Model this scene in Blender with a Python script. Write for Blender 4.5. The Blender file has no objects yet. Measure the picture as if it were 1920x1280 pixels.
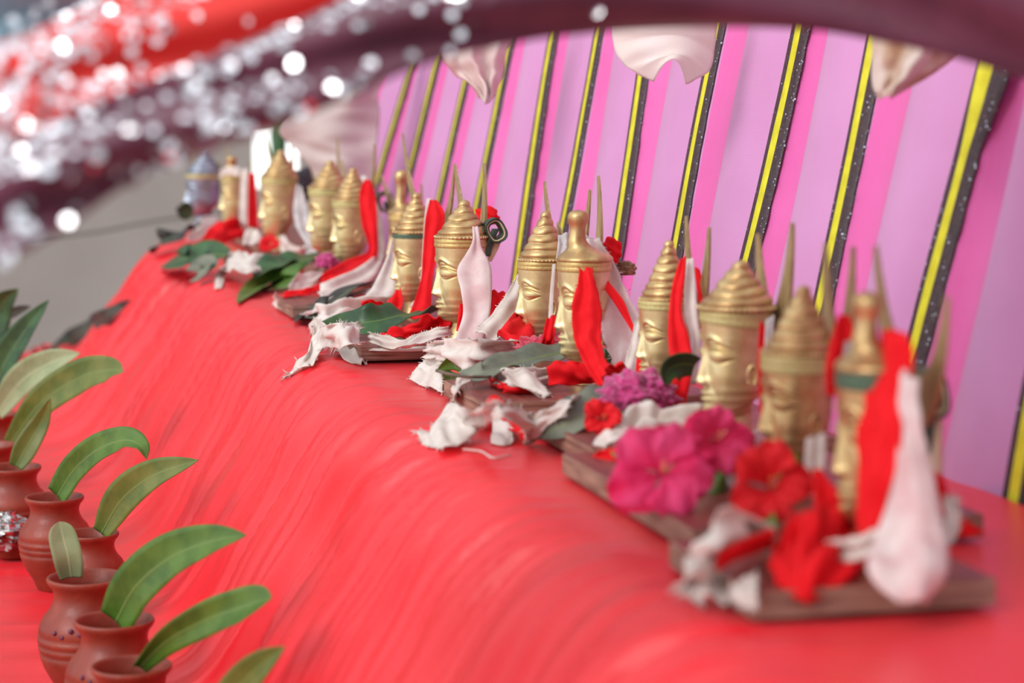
import bpy, math, random
import numpy as np
from mathutils import Vector, Matrix, noise
from mathutils.bvhtree import BVHTree

scene = bpy.context.scene
# ------------------------------------------------------------------ camera
FPX = 4000.0
CAMZ = 0.33
YAW = math.radians(14.44)
PITCH = math.radians(6.49)
cam_d = bpy.data.cameras.new('camera')
cam = bpy.data.objects.new('camera', cam_d)
scene.collection.objects.link(cam)
cam.location = (0, 0, CAMZ)
cam.rotation_euler = (math.pi / 2 - PITCH, 0, -YAW)
cam_d.sensor_width = 36.0
cam_d.lens = FPX / 1920 * 36.0
cam_d.clip_start = 0.05
cam_d.dof.use_dof = True
cam_d.dof.focus_distance = 2.55
cam_d.dof.aperture_fstop = 4.4
scene.camera = cam
# ------------------------------------------------------------------ world, sun, exposure
world = bpy.data.worlds.new('sky')
scene.world = world
world.use_nodes = True
wn, wl = world.node_tree.nodes, world.node_tree.links
wn.clear()
w_out = wn.new('ShaderNodeOutputWorld')
w_bg = wn.new('ShaderNodeBackground')
w_tc = wn.new('ShaderNodeTexCoord')
w_dot = wn.new('ShaderNodeVectorMath'); w_dot.operation = 'DOT_PRODUCT'
w_dir = Vector((-0.80, -0.20, 0.55)).normalized()
w_dot.inputs[1].default_value = w_dir
w_ramp = wn.new('ShaderNodeValToRGB')
w_map = wn.new('ShaderNodeMapRange')
w_map.inputs['From Min'].default_value = -1; w_map.inputs['From Max'].default_value = 1
wl.new(w_tc.outputs['Generated'], w_dot.inputs[0])
wl.new(w_dot.outputs['Value'], w_map.inputs['Value'])
wl.new(w_map.outputs['Result'], w_ramp.inputs['Fac'])
cr = w_ramp.color_ramp
cr.elements[0].position = 0.10; cr.elements[0].color = (0.12, 0.10, 0.10, 1)
cr.elements[1].position = 0.92; cr.elements[1].color = (1.35, 1.40, 1.48, 1)
e = cr.elements.new(0.45); e.color = (0.30, 0.29, 0.30, 1)
e = cr.elements.new(0.62); e.color = (0.66, 0.67, 0.70, 1)
wl.new(w_ramp.outputs['Color'], w_bg.inputs['Color'])
w_bg.inputs['Strength'].default_value = 1.0
wl.new(w_bg.outputs['Background'], w_out.inputs['Surface'])

sun_d = bpy.data.lights.new('daylight_sun', 'SUN')
sun_d.energy = 1.45
sun_d.angle = math.radians(22)
sun_d.color = (1.0, 0.97, 0.93)
sun = bpy.data.objects.new('daylight_sun', sun_d)
scene.collection.objects.link(sun)
sun.rotation_euler = Vector((0.75, 0.42, -0.62)).to_track_quat('-Z', 'Y').to_euler()

scene.view_settings.view_transform = 'Standard'
scene.view_settings.look = 'None'
scene.view_settings.exposure = 0.0
scene.view_settings.gamma = 1.0
scene.view_settings.use_curve_mapping = False

# ------------------------------------------------------------------ pixel rays
_F = Vector((math.sin(YAW) * math.cos(PITCH), math.cos(YAW) * math.cos(PITCH), -math.sin(PITCH)))
_R = Vector((math.cos(YAW), -math.sin(YAW), 0))
_U = _R.cross(_F)
CAM = Vector((0, 0, CAMZ))
cloth_bvh = None

def ray(px, py):
    return _F + _R * ((px - 960) / FPX) + _U * ((640 - py) / FPX)

def W(px, py, s):
    """pixel -> world point. s<1: on the level z=s; 1..50: at that depth; >=100: on the red cloth, lifted by s-100."""
    r = ray(px, py)
    if s >= 100:
        hit, n, i, d = cloth_bvh.ray_cast(CAM, r.normalized())
        if hit is not None:
            return hit + Vector((0, 0, 1)) * (s - 100) - r.normalized() * (s - 100) * 0.5
        s = 0.0
    if s < 1:
        return CAM + r * ((s - CAMZ) / r.z)
    return CAM + r * s

def on_x(px, py, x):
    r = ray(px, py)
    return CAM + r * (x / r.x)

# ------------------------------------------------------------------ materials
def srgb(r, g, b):
    f = lambda c: (c / 255) / 12.92 if c / 255 <= 0.04045 else ((c / 255 + 0.055) / 1.055) ** 2.4
    return (f(r), f(g), f(b), 1)

def mat(name, c1, c2=None, rough=0.6, metal=0.0, nscale=30, detail=3, bump=0.0, bscale=200, sheen=0.0,
        trans=0.0, spec=0.5, lo=0.35, hi=0.65, weave=0.0, stretch=None):
    m = bpy.data.materials.new(name)
    m.use_nodes = True
    n, l = m.node_tree.nodes, m.node_tree.links
    b = n['Principled BSDF']
    b.inputs['Roughness'].default_value = rough
    b.inputs['Metallic'].default_value = metal
    b.inputs['Specular IOR Level'].default_value = spec
    if sheen:
        b.inputs['Sheen Weight'].default_value = sheen
        b.inputs['Sheen Roughness'].default_value = 0.5
    tc = n.new('ShaderNodeTexCoord')
    mp = n.new('ShaderNodeMapping')
    l.new(tc.outputs['Object'], mp.inputs['Vector'])
    if stretch: mp.inputs['Scale'].default_value = stretch
    col_out = None
    if c2 is not None:
        nt = n.new('ShaderNodeTexNoise'); nt.inputs['Scale'].default_value = nscale; nt.inputs['Detail'].default_value = detail
        l.new(mp.outputs['Vector'], nt.inputs['Vector'])
        rp = n.new('ShaderNodeValToRGB')
        rp.color_ramp.elements[0].position = lo; rp.color_ramp.elements[0].color = c1
        rp.color_ramp.elements[1].position = hi; rp.color_ramp.elements[1].color = c2
        l.new(nt.outputs['Fac'], rp.inputs['Fac'])
        l.new(rp.outputs['Color'], b.inputs['Base Color'])
        col_out = rp.outputs['Color']
    else:
        b.inputs['Base Color'].default_value = c1
    if bump or weave:
        bp = n.new('ShaderNodeBump'); bp.inputs['Distance'].default_value = 0.001
        if weave:
            wv = n.new('ShaderNodeTexWave'); wv.inputs['Scale'].default_value = bscale; wv.bands_direction = 'Z'
            wv.inputs['Distortion'].default_value = 1.5
            l.new(mp.outputs['Vector'], wv.inputs['Vector'])
            bp.inputs['Strength'].default_value = weave
            l.new(wv.outputs['Fac'], bp.inputs['Height'])
        else:
            nb = n.new('ShaderNodeTexNoise'); nb.inputs['Scale'].default_value = bscale; nb.inputs['Detail'].default_value = 4
            l.new(mp.outputs['Vector'], nb.inputs['Vector'])
            bp.inputs['Strength'].default_value = bump
            l.new(nb.outputs['Fac'], bp.inputs['Height'])
        l.new(bp.outputs['Normal'], b.inputs['Normal'])
    if trans:
        tb = n.new('ShaderNodeBsdfTranslucent')
        mx = n.new('ShaderNodeMixShader'); mx.inputs['Fac'].default_value = trans
        if col_out is not None: l.new(col_out, tb.inputs['Color'])
        else: tb.inputs['Color'].default_value = c1
        out = n['Material Output']
        l.new(b.outputs['BSDF'], mx.inputs[1]); l.new(tb.outputs['BSDF'], mx.inputs[2])
        l.new(mx.outputs['Shader'], out.inputs['Surface'])
    return m

M = {}
M['red_cloth'] = mat('red_satin_cloth', srgb(226, 20, 34), srgb(236, 30, 44), 0.36, nscale=6, sheen=0.05, spec=0.65, weave=0.12, bscale=500)
M['red_strip'] = mat('red_cotton', srgb(226, 14, 26), srgb(240, 30, 38), 0.75, nscale=40, trans=0.12, weave=0.2, bscale=900, spec=0.2)
M['white_strip'] = mat('white_cotton', srgb(222, 210, 200), srgb(240, 232, 224), 0.85, nscale=45, lo=0.3, hi=0.6, trans=0.22, weave=0.2, bscale=900, spec=0.2)
M['pink_strip'] = mat('pink_tinted_cotton', srgb(226, 190, 190), srgb(238, 226, 222), 0.85, nscale=25, lo=0.35, hi=0.6, trans=0.22, weave=0.2, bscale=900, spec=0.2)
M['grey_strip'] = mat('pale_grey_gauze', srgb(206, 200, 198), srgb(232, 228, 226), 0.7, nscale=60, trans=0.3, weave=0.3, bscale=420, spec=0.3)
M['gold'] = mat('gold_paint', srgb(204, 182, 126), srgb(228, 210, 160), 0.40, 0.74, nscale=9, bump=0.10, bscale=70)
M['gold_dark'] = mat('aged_gold_paint', srgb(176, 140, 94), srgb(212, 184, 130), 0.38, 0.76, nscale=9, bump=0.10, bscale=70)
M['silver'] = mat('silver_blue_paint', srgb(130, 138, 152), srgb(176, 184, 196), 0.38, 0.8, nscale=9, bump=0.1, bscale=70)
M['band_pale'] = mat('pale_olive_ribbon', srgb(186, 176, 112), srgb(206, 196, 136), 0.5, 0.25, nscale=60)
M['band_green'] = mat('dark_green_ribbon', srgb(62, 92, 70), srgb(86, 112, 88), 0.55, 0.1, nscale=60)
M['band_gold'] = mat('flat_gold_ribbon', srgb(196, 170, 104), srgb(214, 190, 128), 0.42, 0.6, nscale=60)
M['horn'] = mat('dull_gilt_wood', srgb(150, 130, 88), srgb(186, 166, 120), 0.5, 0.35, nscale=50, stretch=(1, 1, 0.15), bump=0.2)
M['board_top'] = mat('maroon_painted_wood', srgb(112, 48, 44), srgb(142, 70, 62), 0.4, nscale=30, stretch=(6, 0.6, 6), bump=0.2)
M['board_edge'] = mat('raw_wood_edge', srgb(112, 78, 66), srgb(164, 132, 112), 0.7, nscale=60, stretch=(0.3, 0.3, 6), bump=0.4)
M['clay'] = mat('terracotta', srgb(122, 46, 30), srgb(146, 60, 40), 0.42, nscale=25, bump=0.5, bscale=140, spec=0.45)
M['stain'] = mat('purple_dye_mark', srgb(96, 40, 70), None, 0.3)
M['pink_pale'] = mat('lilac_pink_fabric', srgb(202, 138, 187), srgb(208, 146, 195), 0.7, nscale=8, sheen=0.2, weave=0.2, bscale=300, spec=0.25)
M['pink_hot'] = mat('hot_pink_fabric', srgb(220, 100, 168), srgb(226, 108, 176), 0.65, nscale=8, sheen=0.2, weave=0.2, bscale=300, spec=0.25)
M['yellow'] = mat('yellow_piping_fabric', srgb(206, 198, 20), srgb(226, 220, 40), 0.6, nscale=50)
M['trim'] = mat('dark_glitter_trim', srgb(44, 26, 34), srgb(70, 50, 54), 0.45, nscale=250, bump=0.6, bscale=400, spec=0.5)
M['glitter'] = mat('silver_glitter', srgb(190, 190, 200), None, 0.25, 1.0)
M['purple'] = mat('purple_velvet', srgb(92, 32, 54), srgb(108, 44, 66), 0.7, nscale=20, sheen=0.3, spec=0.3)
M['red_canopy'] = mat('red_canopy_cloth', srgb(252, 74, 68), srgb(254, 86, 78), 0.6, nscale=10, trans=0.3, spec=0.3)
M['blue_canopy'] = mat('pale_blue_canopy_cloth', srgb(120, 160, 176), srgb(160, 190, 200), 0.5, nscale=10, spec=0.4)
M['sequin'] = mat('silver_sequin', (0.95, 0.96, 1.0, 1), None, 0.22, 1.0)
M['bundle'] = mat('cream_cloth', srgb(246, 240, 232), srgb(250, 248, 244), 0.8, nscale=20, trans=0.45, weave=0.2, bscale=300, spec=0.2)
M['bundle_pink'] = mat('cream_cloth_with_pink_tint', srgb(232, 200, 196), srgb(238, 228, 220), 0.8, nscale=14, trans=0.2, weave=0.2, bscale=300, spec=0.2)
M['bundle_tan'] = mat('cream_and_tan_cloth', srgb(196, 156, 120), srgb(238, 226, 214), 0.8, nscale=16, lo=0.38, hi=0.52, stretch=(1, 1, 0.25), trans=0.15, spec=0.2)
M['swag_cloth'] = mat('greyish_white_cloth', srgb(206, 192, 186), srgb(222, 210, 204), 0.85, nscale=8, trans=0.15, spec=0.2)
M['wall'] = mat('grey_beige_wall_paint', srgb(168, 156, 148), srgb(178, 166, 158), 0.9, nscale=2)
M['window'] = mat('daylit_window', (1, 1, 1, 1), None, 0.5)
M['window'].node_tree.nodes['Principled BSDF'].inputs['Emission Color'].default_value = (0.95, 1, 0.97, 1)
M['window'].node_tree.nodes['Principled BSDF'].inputs['Emission Strength'].default_value = 1.6
M['floor'] = mat('grey_floor', srgb(150, 150, 154), srgb(172, 172, 176), 0.6, nscale=3)
M['wire'] = mat('grey_cable', srgb(120, 112, 106), None, 0.7)
M['leaf_fresh'] = M['leaf_olive'] = None
M['pink_petal'] = mat('pink_petal', srgb(248, 48, 116), srgb(253, 92, 152), 0.6, nscale=30, trans=0.25, stretch=(1, 1, 1), spec=0.3)
M['red_petal'] = mat('red_petal', srgb(226, 16, 30), srgb(244, 44, 50), 0.6, nscale=30, trans=0.2, spec=0.3)
M['stamen'] = mat('pale_yellow_stamen', srgb(236, 190, 120), None, 0.6)
M['magenta'] = mat('magenta_cockscomb', srgb(150, 22, 84), srgb(206, 62, 134), 0.8, nscale=90, bump=1.0, bscale=300, sheen=0.5)
M['crimson'] = mat('crimson_cockscomb', srgb(160, 14, 44), srgb(206, 42, 76), 0.8, nscale=90, bump=1.0, bscale=300, sheen=0.5)
M['dry'] = mat('dried_brown_flower', srgb(120, 84, 60), srgb(166, 130, 96), 0.8, nscale=80)
M['twig'] = mat('grey_brown_twig', srgb(88, 78, 66), srgb(120, 108, 92), 0.8, nscale=80)
M['foil'] = mat('crumpled_silver_foil', srgb(150, 146, 142), srgb(196, 194, 192), 0.22, 1.0, nscale=40, bump=1.0, bscale=60)
M['dark'] = mat('dark_grey_cloth', srgb(40, 38, 46), srgb(64, 60, 66), 0.8, nscale=30)
M['ring_dark'] = mat('dark_green_palm_leaf', srgb(34, 48, 40), srgb(60, 84, 68), 0.45, nscale=60)
M['ring_cream'] = mat('cream_palm_leaf_edge', srgb(200, 182, 140), srgb(222, 208, 172), 0.6, nscale=60)
M['bamboo'] = mat('pale_bamboo', srgb(196, 170, 140), srgb(220, 198, 170), 0.6, nscale=40, stretch=(1, 1, .1))
M['platform'] = mat('plain_plank', srgb(120, 96, 74), srgb(140, 114, 90), 0.8, nscale=20)

def leaf_mat(name, c_lo, c_hi, vein, rough=0.4, trans=0.15, back=None):
    m = bpy.data.materials.new(name); m.use_nodes = True
    n, l = m.node_tree.nodes, m.node_tree.links
    b = n['Principled BSDF']; b.inputs['Roughness'].default_value = rough
    uv = n.new('ShaderNodeUVMap'); uv.uv_map = 'leaf'
    sep = n.new('ShaderNodeSeparateXYZ'); l.new(uv.outputs['UV'], sep.inputs[0])
    # side veins: chevrons of u*a + |v|*b
    ab = n.new('ShaderNodeMath'); ab.operation = 'ABSOLUTE'; l.new(sep.outputs['Y'], ab.inputs[0])
    m1 = n.new('ShaderNodeMath'); m1.operation = 'MULTIPLY_ADD'; m1.inputs[1].default_value = -0.10
    l.new(ab.outputs[0], m1.inputs[0]); l.new(sep.outputs['X'], m1.inputs[2])
    m2 = n.new('ShaderNodeMath'); m2.operation = 'MULTIPLY'; m2.inputs[1].default_value = 95.0; l.new(m1.outputs[0], m2.inputs[0])
    sn = n.new('ShaderNodeMath'); sn.operation = 'SINE'; l.new(m2.outputs[0], sn.inputs[0])
    vr = n.new('ShaderNodeMapRange'); vr.inputs['From Min'].default_value = 0.86; vr.inputs['From Max'].default_value = 1.0
    vr.inputs['To Max'].default_value = 0.14
    l.new(sn.outputs[0], vr.inputs['Value'])
    md = n.new('ShaderNodeMapRange'); md.inputs['From Min'].default_value = 0.09; md.inputs['From Max'].default_value = 0.02; md.inputs['To Max'].default_value = 0.5
    l.new(ab.outputs[0], md.inputs['Value'])
    mxv = n.new('ShaderNodeMath'); mxv.operation = 'MAXIMUM'; l.new(vr.outputs[0], mxv.inputs[0]); l.new(md.outputs[0], mxv.inputs[1])
    tc = n.new('ShaderNodeTexCoord')
    nt = n.new('ShaderNodeTexNoise'); nt.inputs['Scale'].default_value = 28; nt.inputs['Detail'].default_value = 5
    l.new(tc.outputs['Object'], nt.inputs['Vector'])
    rp = n.new('ShaderNodeValToRGB'); rp.color_ramp.elements[0].position = 0.38; rp.color_ramp.elements[0].color = c_lo
    rp.color_ramp.elements[1].position = 0.62; rp.color_ramp.elements[1].color = c_hi
    l.new(nt.outputs['Fac'], rp.inputs['Fac'])
    mx = n.new('ShaderNodeMixRGB'); mx.inputs['Color2'].default_value = vein
    l.new(mxv.outputs[0], mx.inputs['Fac']); l.new(rp.outputs['Color'], mx.inputs['Color1'])
    colr = mx.outputs['Color']
    if back is not None:
        g = n.new('ShaderNodeNewGeometry'); mb = n.new('ShaderNodeMixRGB'); mb.inputs['Color2'].default_value = back
        l.new(g.outputs['Backfacing'], mb.inputs['Fac']); l.new(colr, mb.inputs['Color1']); colr = mb.outputs['Color']
    l.new(colr, b.inputs['Base Color'])
    tb = n.new('ShaderNodeBsdfTranslucent'); l.new(colr, tb.inputs['Color'])
    ms = n.new('ShaderNodeMixShader'); ms.inputs['Fac'].default_value = trans
    l.new(b.outputs['BSDF'], ms.inputs[1]); l.new(tb.outputs['BSDF'], ms.inputs[2])
    l.new(ms.outputs['Shader'], n['Material Output'].inputs['Surface'])
    return m
M['leaf_fresh'] = leaf_mat('fresh_green_leaf', srgb(66, 104, 28), srgb(90, 126, 42), srgb(120, 150, 74))
M['leaf_olive'] = leaf_mat('olive_green_leaf', srgb(88, 110, 40), srgb(116, 126, 54), srgb(136, 146, 80))
M['midrib'] = mat('leaf_midrib', srgb(112, 136, 66), None, 0.5)
M['midrib_pale'] = mat('pale_leaf_midrib', srgb(176, 188, 140), None, 0.5)
M['leaf_pale'] = leaf_mat('pale_sage_leaf', srgb(138, 156, 108), srgb(162, 176, 132), srgb(190, 200, 160), 0.55)
M['leaf_dark'] = leaf_mat('dark_green_leaf', srgb(40, 74, 42), srgb(62, 104, 56), srgb(90, 126, 84))
M['leaf_grey'] = leaf_mat('withered_grey_leaf', srgb(92, 98, 84), srgb(122, 126, 108), srgb(140, 144, 124), 0.6, 0.05)
M['leaf_black'] = leaf_mat('dried_blackish_leaf', srgb(34, 38, 36), srgb(66, 72, 62), srgb(90, 94, 84), 0.6, 0.03)

# ------------------------------------------------------------------ object helpers
def link(o):
    scene.collection.objects.link(o); return o

def tag(o, label=None, cat=None, group=None, kind=None):
    if label: o['label'] = label
    if cat: o['category'] = cat
    if group: o['group'] = group
    if kind: o['kind'] = kind
    return o

def empty(name, loc, label, cat, group=None):
    o = bpy.data.objects.new(name, None); link(o)
    o.empty_display_size = 0.02
    o.location = loc
    return tag(o, label, cat, group)

def mesh(name, V, Fc, m, parent=None, smooth=True, mats=None, midx=None):
    me = bpy.data.meshes.new(name)
    me.from_pydata([tuple(v) for v in V], [], [tuple(f) for f in Fc])
    for mm in (mats or [m]): me.materials.append(mm)
    if midx is not None: me.polygons.foreach_set('material_index', midx)
    if smooth: me.polygons.foreach_set('use_smooth', [True] * len(me.polygons))
    me.update()
    o = bpy.data.objects.new(name, me); link(o)
    if parent is not None: o.parent = parent
    return o

def grid_faces(nu, nv, close_v=False, off=0):
    f = []
    for i in range(nu - 1):
        for j in range(nv if close_v else nv - 1):
            j2 = (j + 1) % nv
            f.append((off + i * nv + j, off + i * nv + j2, off + (i + 1) * nv + j2, off + (i + 1) * nv + j))
    return f

def lathe(prof, n=48, sx=1.0, sy=1.0, off=None):
    """prof: [(r,z)], optional off(z)->x offset."""
    V = []
    for r, z in prof:
        for k in range(n):
            a = 2 * math.pi * k / n
            V.append((math.cos(a) * r * sx + (off(z) if off else 0), math.sin(a) * r * sy, z))
    return V, grid_faces(len(prof), n, True)

def catmull(P, n):
    P = [Vector(p) for p in P]
    Q = [P[0] * 2 - P[1]] + P + [P[-1] * 2 - P[-2]]
    out = []
    for i in range(1, len(Q) - 2):
        for k in range(n):
            t = k / n
            a, b, c, d = Q[i - 1], Q[i], Q[i + 1], Q[i + 2]
            out.append(0.5 * ((2 * b) + (c - a) * t + (2 * a - 5 * b + 4 * c - d) * t * t + (3 * b - a - 3 * c + d) * t ** 3))
    out.append(P[-1].copy())
    return out

def tube_geo(pts, r, n=8, off=0, taper=None):
    V, F = [], []
    m = len(pts)
    for i, p in enumerate(pts):
        t = (pts[min(i + 1, m - 1)] - pts[max(i - 1, 0)]).normalized()
        ref = Vector((0, 0, 1)) if abs(t.z) < 0.9 else Vector((1, 0, 0))
        u = t.cross(ref).normalized(); v = t.cross(u)
        rr = r if taper is None else r * taper(i / (m - 1))
        for k in range(n):
            a = 2 * math.pi * k / n
            V.append(p + (u * math.cos(a) + v * math.sin(a)) * rr)
    F = grid_faces(m, n, True, off)
    F.append(tuple(off + k for k in range(n))[::-1]); F.append(tuple(off + (m - 1) * n + k for k in range(n)))
    return V, F

def local(o, pts):
    return pts

def solid(o, t, off=0.0):
    md = o.modifiers.new('thickness', 'SOLIDIFY'); md.thickness = t; md.offset = off

# ------------------------------------------------------------------ red altar cloth over the stepped altar
def chaikin(P, n):
    for _ in range(n):
        Q = [P[0]]
        for a, b in zip(P[:-1], P[1:]):
            Q.append((a[0] * .75 + b[0] * .25, a[1] * .75 + b[1] * .25)); Q.append((a[0] * .25 + b[0] * .75, a[1] * .25 + b[1] * .75))
        Q.append(P[-1]); P = Q
    return P
prof = chaikin([(0.832, 0), (0.76, 0), (0.60, 0), (0.465, 0.0), (0.43, -0.006), (0.40, -0.032), (0.362, -0.10), (0.315, -0.175),
                (0.29, -0.24), (0.262, -0.292), (0.225, -0.317), (0.165, -0.32), (0.0, -0.32), (-0.3, -0.32), (-0.9, -0.32)], 2)
def resample(P, step):
    out = [P[0]]; acc = 0
    for a, b in zip(P[:-1], P[1:]):
        L = math.dist(a, b); k = max(1, int(L / step(a)))
        for i in range(1, k + 1): out.append((a[0] + (b[0] - a[0]) * i / k, a[1] + (b[1] - a[1]) * i / k))
    return out
prof = resample(prof, lambda p: 0.007 if 0.08 < p[0] < 0.56 else 0.03)
def sst(a, b, x):
    t = min(1, max(0, (x - a) / (b - a))); return t * t * (3 - 2 * t)
TOE = lambda x: 1 - sst(0.13, 0.42, x)              # 0 on the ledge, 1 at the foot
def cloth_pt(x, z, y, arc):
    x2 = x
    # the corner of the altar rounds off at the far end, while the foot spreads
    if x < 0.75:
        x2 += (max(0, y - 4.5) / 1.4) ** 2 * 0.28 * sst(0.75, 0.5, x)
    x2 -= 0.13 * sst(3.0, 4.8, y) * TOE(x) * sst(-0.1, 0.1, x)
    bend = math.exp(-((arc - 0.635) / 0.075) ** 2)
    slope = sst(0.56, 0.70, arc) * (1 - sst(0.90, 1.04, arc))
    flat = sst(1.0, 1.12, arc)
    topw = 1 - sst(0.42, 0.56, arc)
    sk = y - 0.25 * max(0, arc - 0.5)
    warp = 0.05 * noise.noise((y * 2.3, arc * 2.2, 4.0))
    q = sk + warp
    def ridge(v): return 1 - abs(noise.noise((v, arc * 1.4, 7.7))) * 2
    f = 0.0
    f += 0.022 * noise.noise((q * 5.5, arc * 1.2, 1.0)) * (slope + 0.04 * topw)
    f += 0.014 * ridge(q * 15 + 2) * (slope * 0.9 + bend * 0.6) + 0.009 * noise.noise((q * 34, arc * 1.6, 5.5)) * (slope * .8 + bend)
    f += 0.0042 * ridge(q * 52 + 3) * (slope * 0.9 + bend * 1.5)
    f += 0.0022 * noise.noise((q * 90, arc * 2.5, 2.0)) * (bend * 1.3 + slope * 0.35)
    f += 0.0012 * noise.noise((y * 9, x * 9, 3.0)) * topw
    f += (0.010 * ridge(y * 6 + x * 0.9) * noise.noise((x * 3, y * 2, 9.0)) + 0.006 * ridge(y * 14 + x * 1.5)) * flat
    return x2, z, f
ys = [0.75]
while ys[-1] < 5.95: ys.append(ys[-1] + 0.0035 + 0.0016 * max(0, ys[-1] - 1.2))
V = []
arcs = [0.188]
for a, b in zip(prof[:-1], prof[1:]): arcs.append(arcs[-1] + math.dist(a, b))
nrm = []
for i in range(len(prof)):
    a = prof[max(0, i - 1)]; b = prof[min(len(prof) - 1, i + 1)]
    tx, tz = b[0] - a[0], b[1] - a[1]; L = math.hypot(tx, tz); nrm.append((tz / L, -tx / L))
for y in ys:
    for (x, z), s, (nx, nz) in zip(prof, arcs, nrm):
        x2, z2, f = cloth_pt(x, z, y, s)
        drop = 0.32 * (max(0, y - 5.75) / 0.2) ** 2
        yy = y
        if z < -0.28 and x < 0.1: yy = min(y, 5.2 + 0.1 * math.sin(x * 9))
        V.append((x2 + nx * f, yy, max(-0.33, z2 + nz * f - drop * (1 if z > -0.1 else 0.4))))
cloth = mesh('altar_cloth', V, grid_faces(len(ys), len(prof)), M['red_cloth'])
tag(cloth, 'long red satin cloth draped over the altar ledge and down its front', 'altar cloth')
cloth_bvh = BVHTree.FromPolygons([Vector(v) for v in V], grid_faces(len(ys), len(prof)))

def box(name, lo, hi, m, parent=None, bevel=0.0, m2=None):
    x0, y0, z0 = lo; x1, y1, z1 = hi
    V = [(x0, y0, z0), (x1, y0, z0), (x1, y1, z0), (x0, y1, z0), (x0, y0, z1), (x1, y0, z1), (x1, y1, z1), (x0, y1, z1)]
    F = [(3, 2, 1, 0), (4, 5, 6, 7), (0, 1, 5, 4), (1, 2, 6, 5), (2, 3, 7, 6), (3, 0, 4, 7)]
    o = mesh(name, V, F, m, parent, smooth=False, mats=[m, m2] if m2 else [m], midx=[1, 0, 1, 1, 1, 1] if m2 else None)
    if bevel:
        md = o.modifiers.new('bevel', 'BEVEL'); md.width = bevel; md.segments = 2
    return o
# setting
tag(box('trim_1', (0.56, 0.8, -0.75), (1.0, 5.15, -0.014), M['platform']), 'plank altar base under the red cloth', None, None, 'structure')
tag(box('trim_2', (-0.85, 0.8, -0.75), (0.56, 5.0, -0.345), M['platform']), 'plank step under the red cloth', None, None, 'structure')
tag(box('floor', (-6, 0.2, -0.80), (6, 11, -0.75), M['floor']), None, None, None, 'structure')
# far wall with a bright opening behind the heads
YW = 9.0
def atw(px, py):
    r = ray(px, py); p = CAM + r * (YW / r.y); return p.x, p.z
ox0, oz1 = atw(474, 236); ox1, oz0 = atw(562, 352)
for lo, hi, n in (((-6, YW, -0.75), (ox0, YW + .12, 3.0), 'wall_far_left'), ((ox1, YW, -0.75), (6, YW + .12, 3.0), 'wall_far_right'),
                  ((ox0, YW, -0.75), (ox1, YW + .12, oz0), 'wall_far_sill'), ((ox0, YW, oz1), (ox1, YW + .12, 3.0), 'wall_far_lintel')):
    tag(box(n, lo, hi, M['wall']), None, None, None, 'structure')
wp = mesh('window_1', [(ox0, YW + .06, oz0), (ox1, YW + .06, oz0), (ox1, YW + .06, oz1), (ox0, YW + .06, oz1)], [(0, 1, 2, 3)], M['window'], smooth=False)
solid(wp, .01); tag(wp, None, None, None, 'structure')
pc = W(523, 300, 8.0)
V, F = lathe([(.002, -1.0), (.030, -1.0), (.030, .04), (.034, .10), (.028, .16), (.020, .22), (.012, .32), (.002, .33)], 20)
po = mesh('post', V, F, M['leaf_dark'], smooth=True); po.location = pc
tag(po, 'blurred dark green post in front of the bright opening', 'post')
wire = catmull([W(-40, 452, 7.5), W(60, 446, 7.5), W(170, 436, 7.5), W(300, 412, 7.5), W(420, 398, 7.5)], 8)
V, F = tube_geo(wire, 0.007)
tag(mesh('cable', V, F, M['wire']), 'thin grey cable sagging along the far grey wall', 'cable')

# ------------------------------------------------------------------ pink backdrop
BX, LEAN = 0.84, 0.23
def back_pt(px, py):
    # ray with plane x - LEAN*z = BX
    r = ray(px, py); t = (BX + LEAN * CAMZ) / (r.x - LEAN * r.z)
    return CAM + r * t
stripes = [((765, 135), (712, 320)), ((815, 120), (768, 310)), ((868, 165), (830, 330)), ((950, 90), (893, 370)), ((1030, 80), (962, 520)),
           ((1118, 65), (1053, 420)), ((1198, 150), (1155, 440)), ((1340, 65), (1265, 450)), ((1490, 60), (1395, 490)), ((1635, 80), (1530, 590)),
           ((1845, 130), (1712, 640)), ((2040, 200), (1918, 830))]
SY = []
for a, b in stripes:
    A, B = back_pt(*a), back_pt(*b)
    k = (A.y - B.y) / (A.z - B.z)
    k = max(-0.30, min(0.30, k))
    SY.append((B.y - B.z * k, k))
# order far -> near, then extend both ends
SY = sorted(SY, key=lambda s: -s[0])
per = SY[-2][0] - SY[-1][0]
SY = [(SY[0][0] + 0.6, 0), (SY[0][0] + 0.3, 0)] + SY + [(SY[-1][0] - per, SY[-1][1]), (SY[-1][0] - 2 * per, SY[-1][1])]
def stripe_y(i, z):
    y0, k = SY[i]
    return y0 + k * z + 0.004 * noise.noise((z * 6, i * 3.7, 0))
backdrop = empty('backdrop_curtain', (BX, 2.5, 0), 'pleated pink curtain with dark and yellow stripes leaning behind the golden heads', 'curtain')
zs = [-0.02 + 0.012 * i for i in range(80)]
cols = []   # (stripe index, fraction to next nearer stripe, relief, material)
prof_b = [(0.0, 0.004), (0.13, 0.004), (0.17, 0.010), (0.22, 0.014), (0.30, 0.015), (0.37, 0.010), (0.47, 0.001), (0.52, -0.004), (0.60, -0.007), (0.68, -0.008), (0.76, -0.007), (0.84, -0.004), (0.90, 0.0), (0.96, 0.004)]
for i in range(len(SY) - 1):
    for fr, rel in prof_b: cols.append((i, fr, rel))
def fab_x(y, z): return LEAN * z + 0.005 + 0.005 * noise.noise((y * 5, z * 2.5, 3))
V = []; mi = []
for z in zs:
    for i, fr, rel in cols:
        ya, yb = stripe_y(i, z), stripe_y(i + 1, z)
        y = ya + (yb - ya) * fr
        x = BX + fab_x(y, z) + (rel - .004) * 1.3
        V.append((x - BX, y - 2.5, z))
F = []
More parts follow.
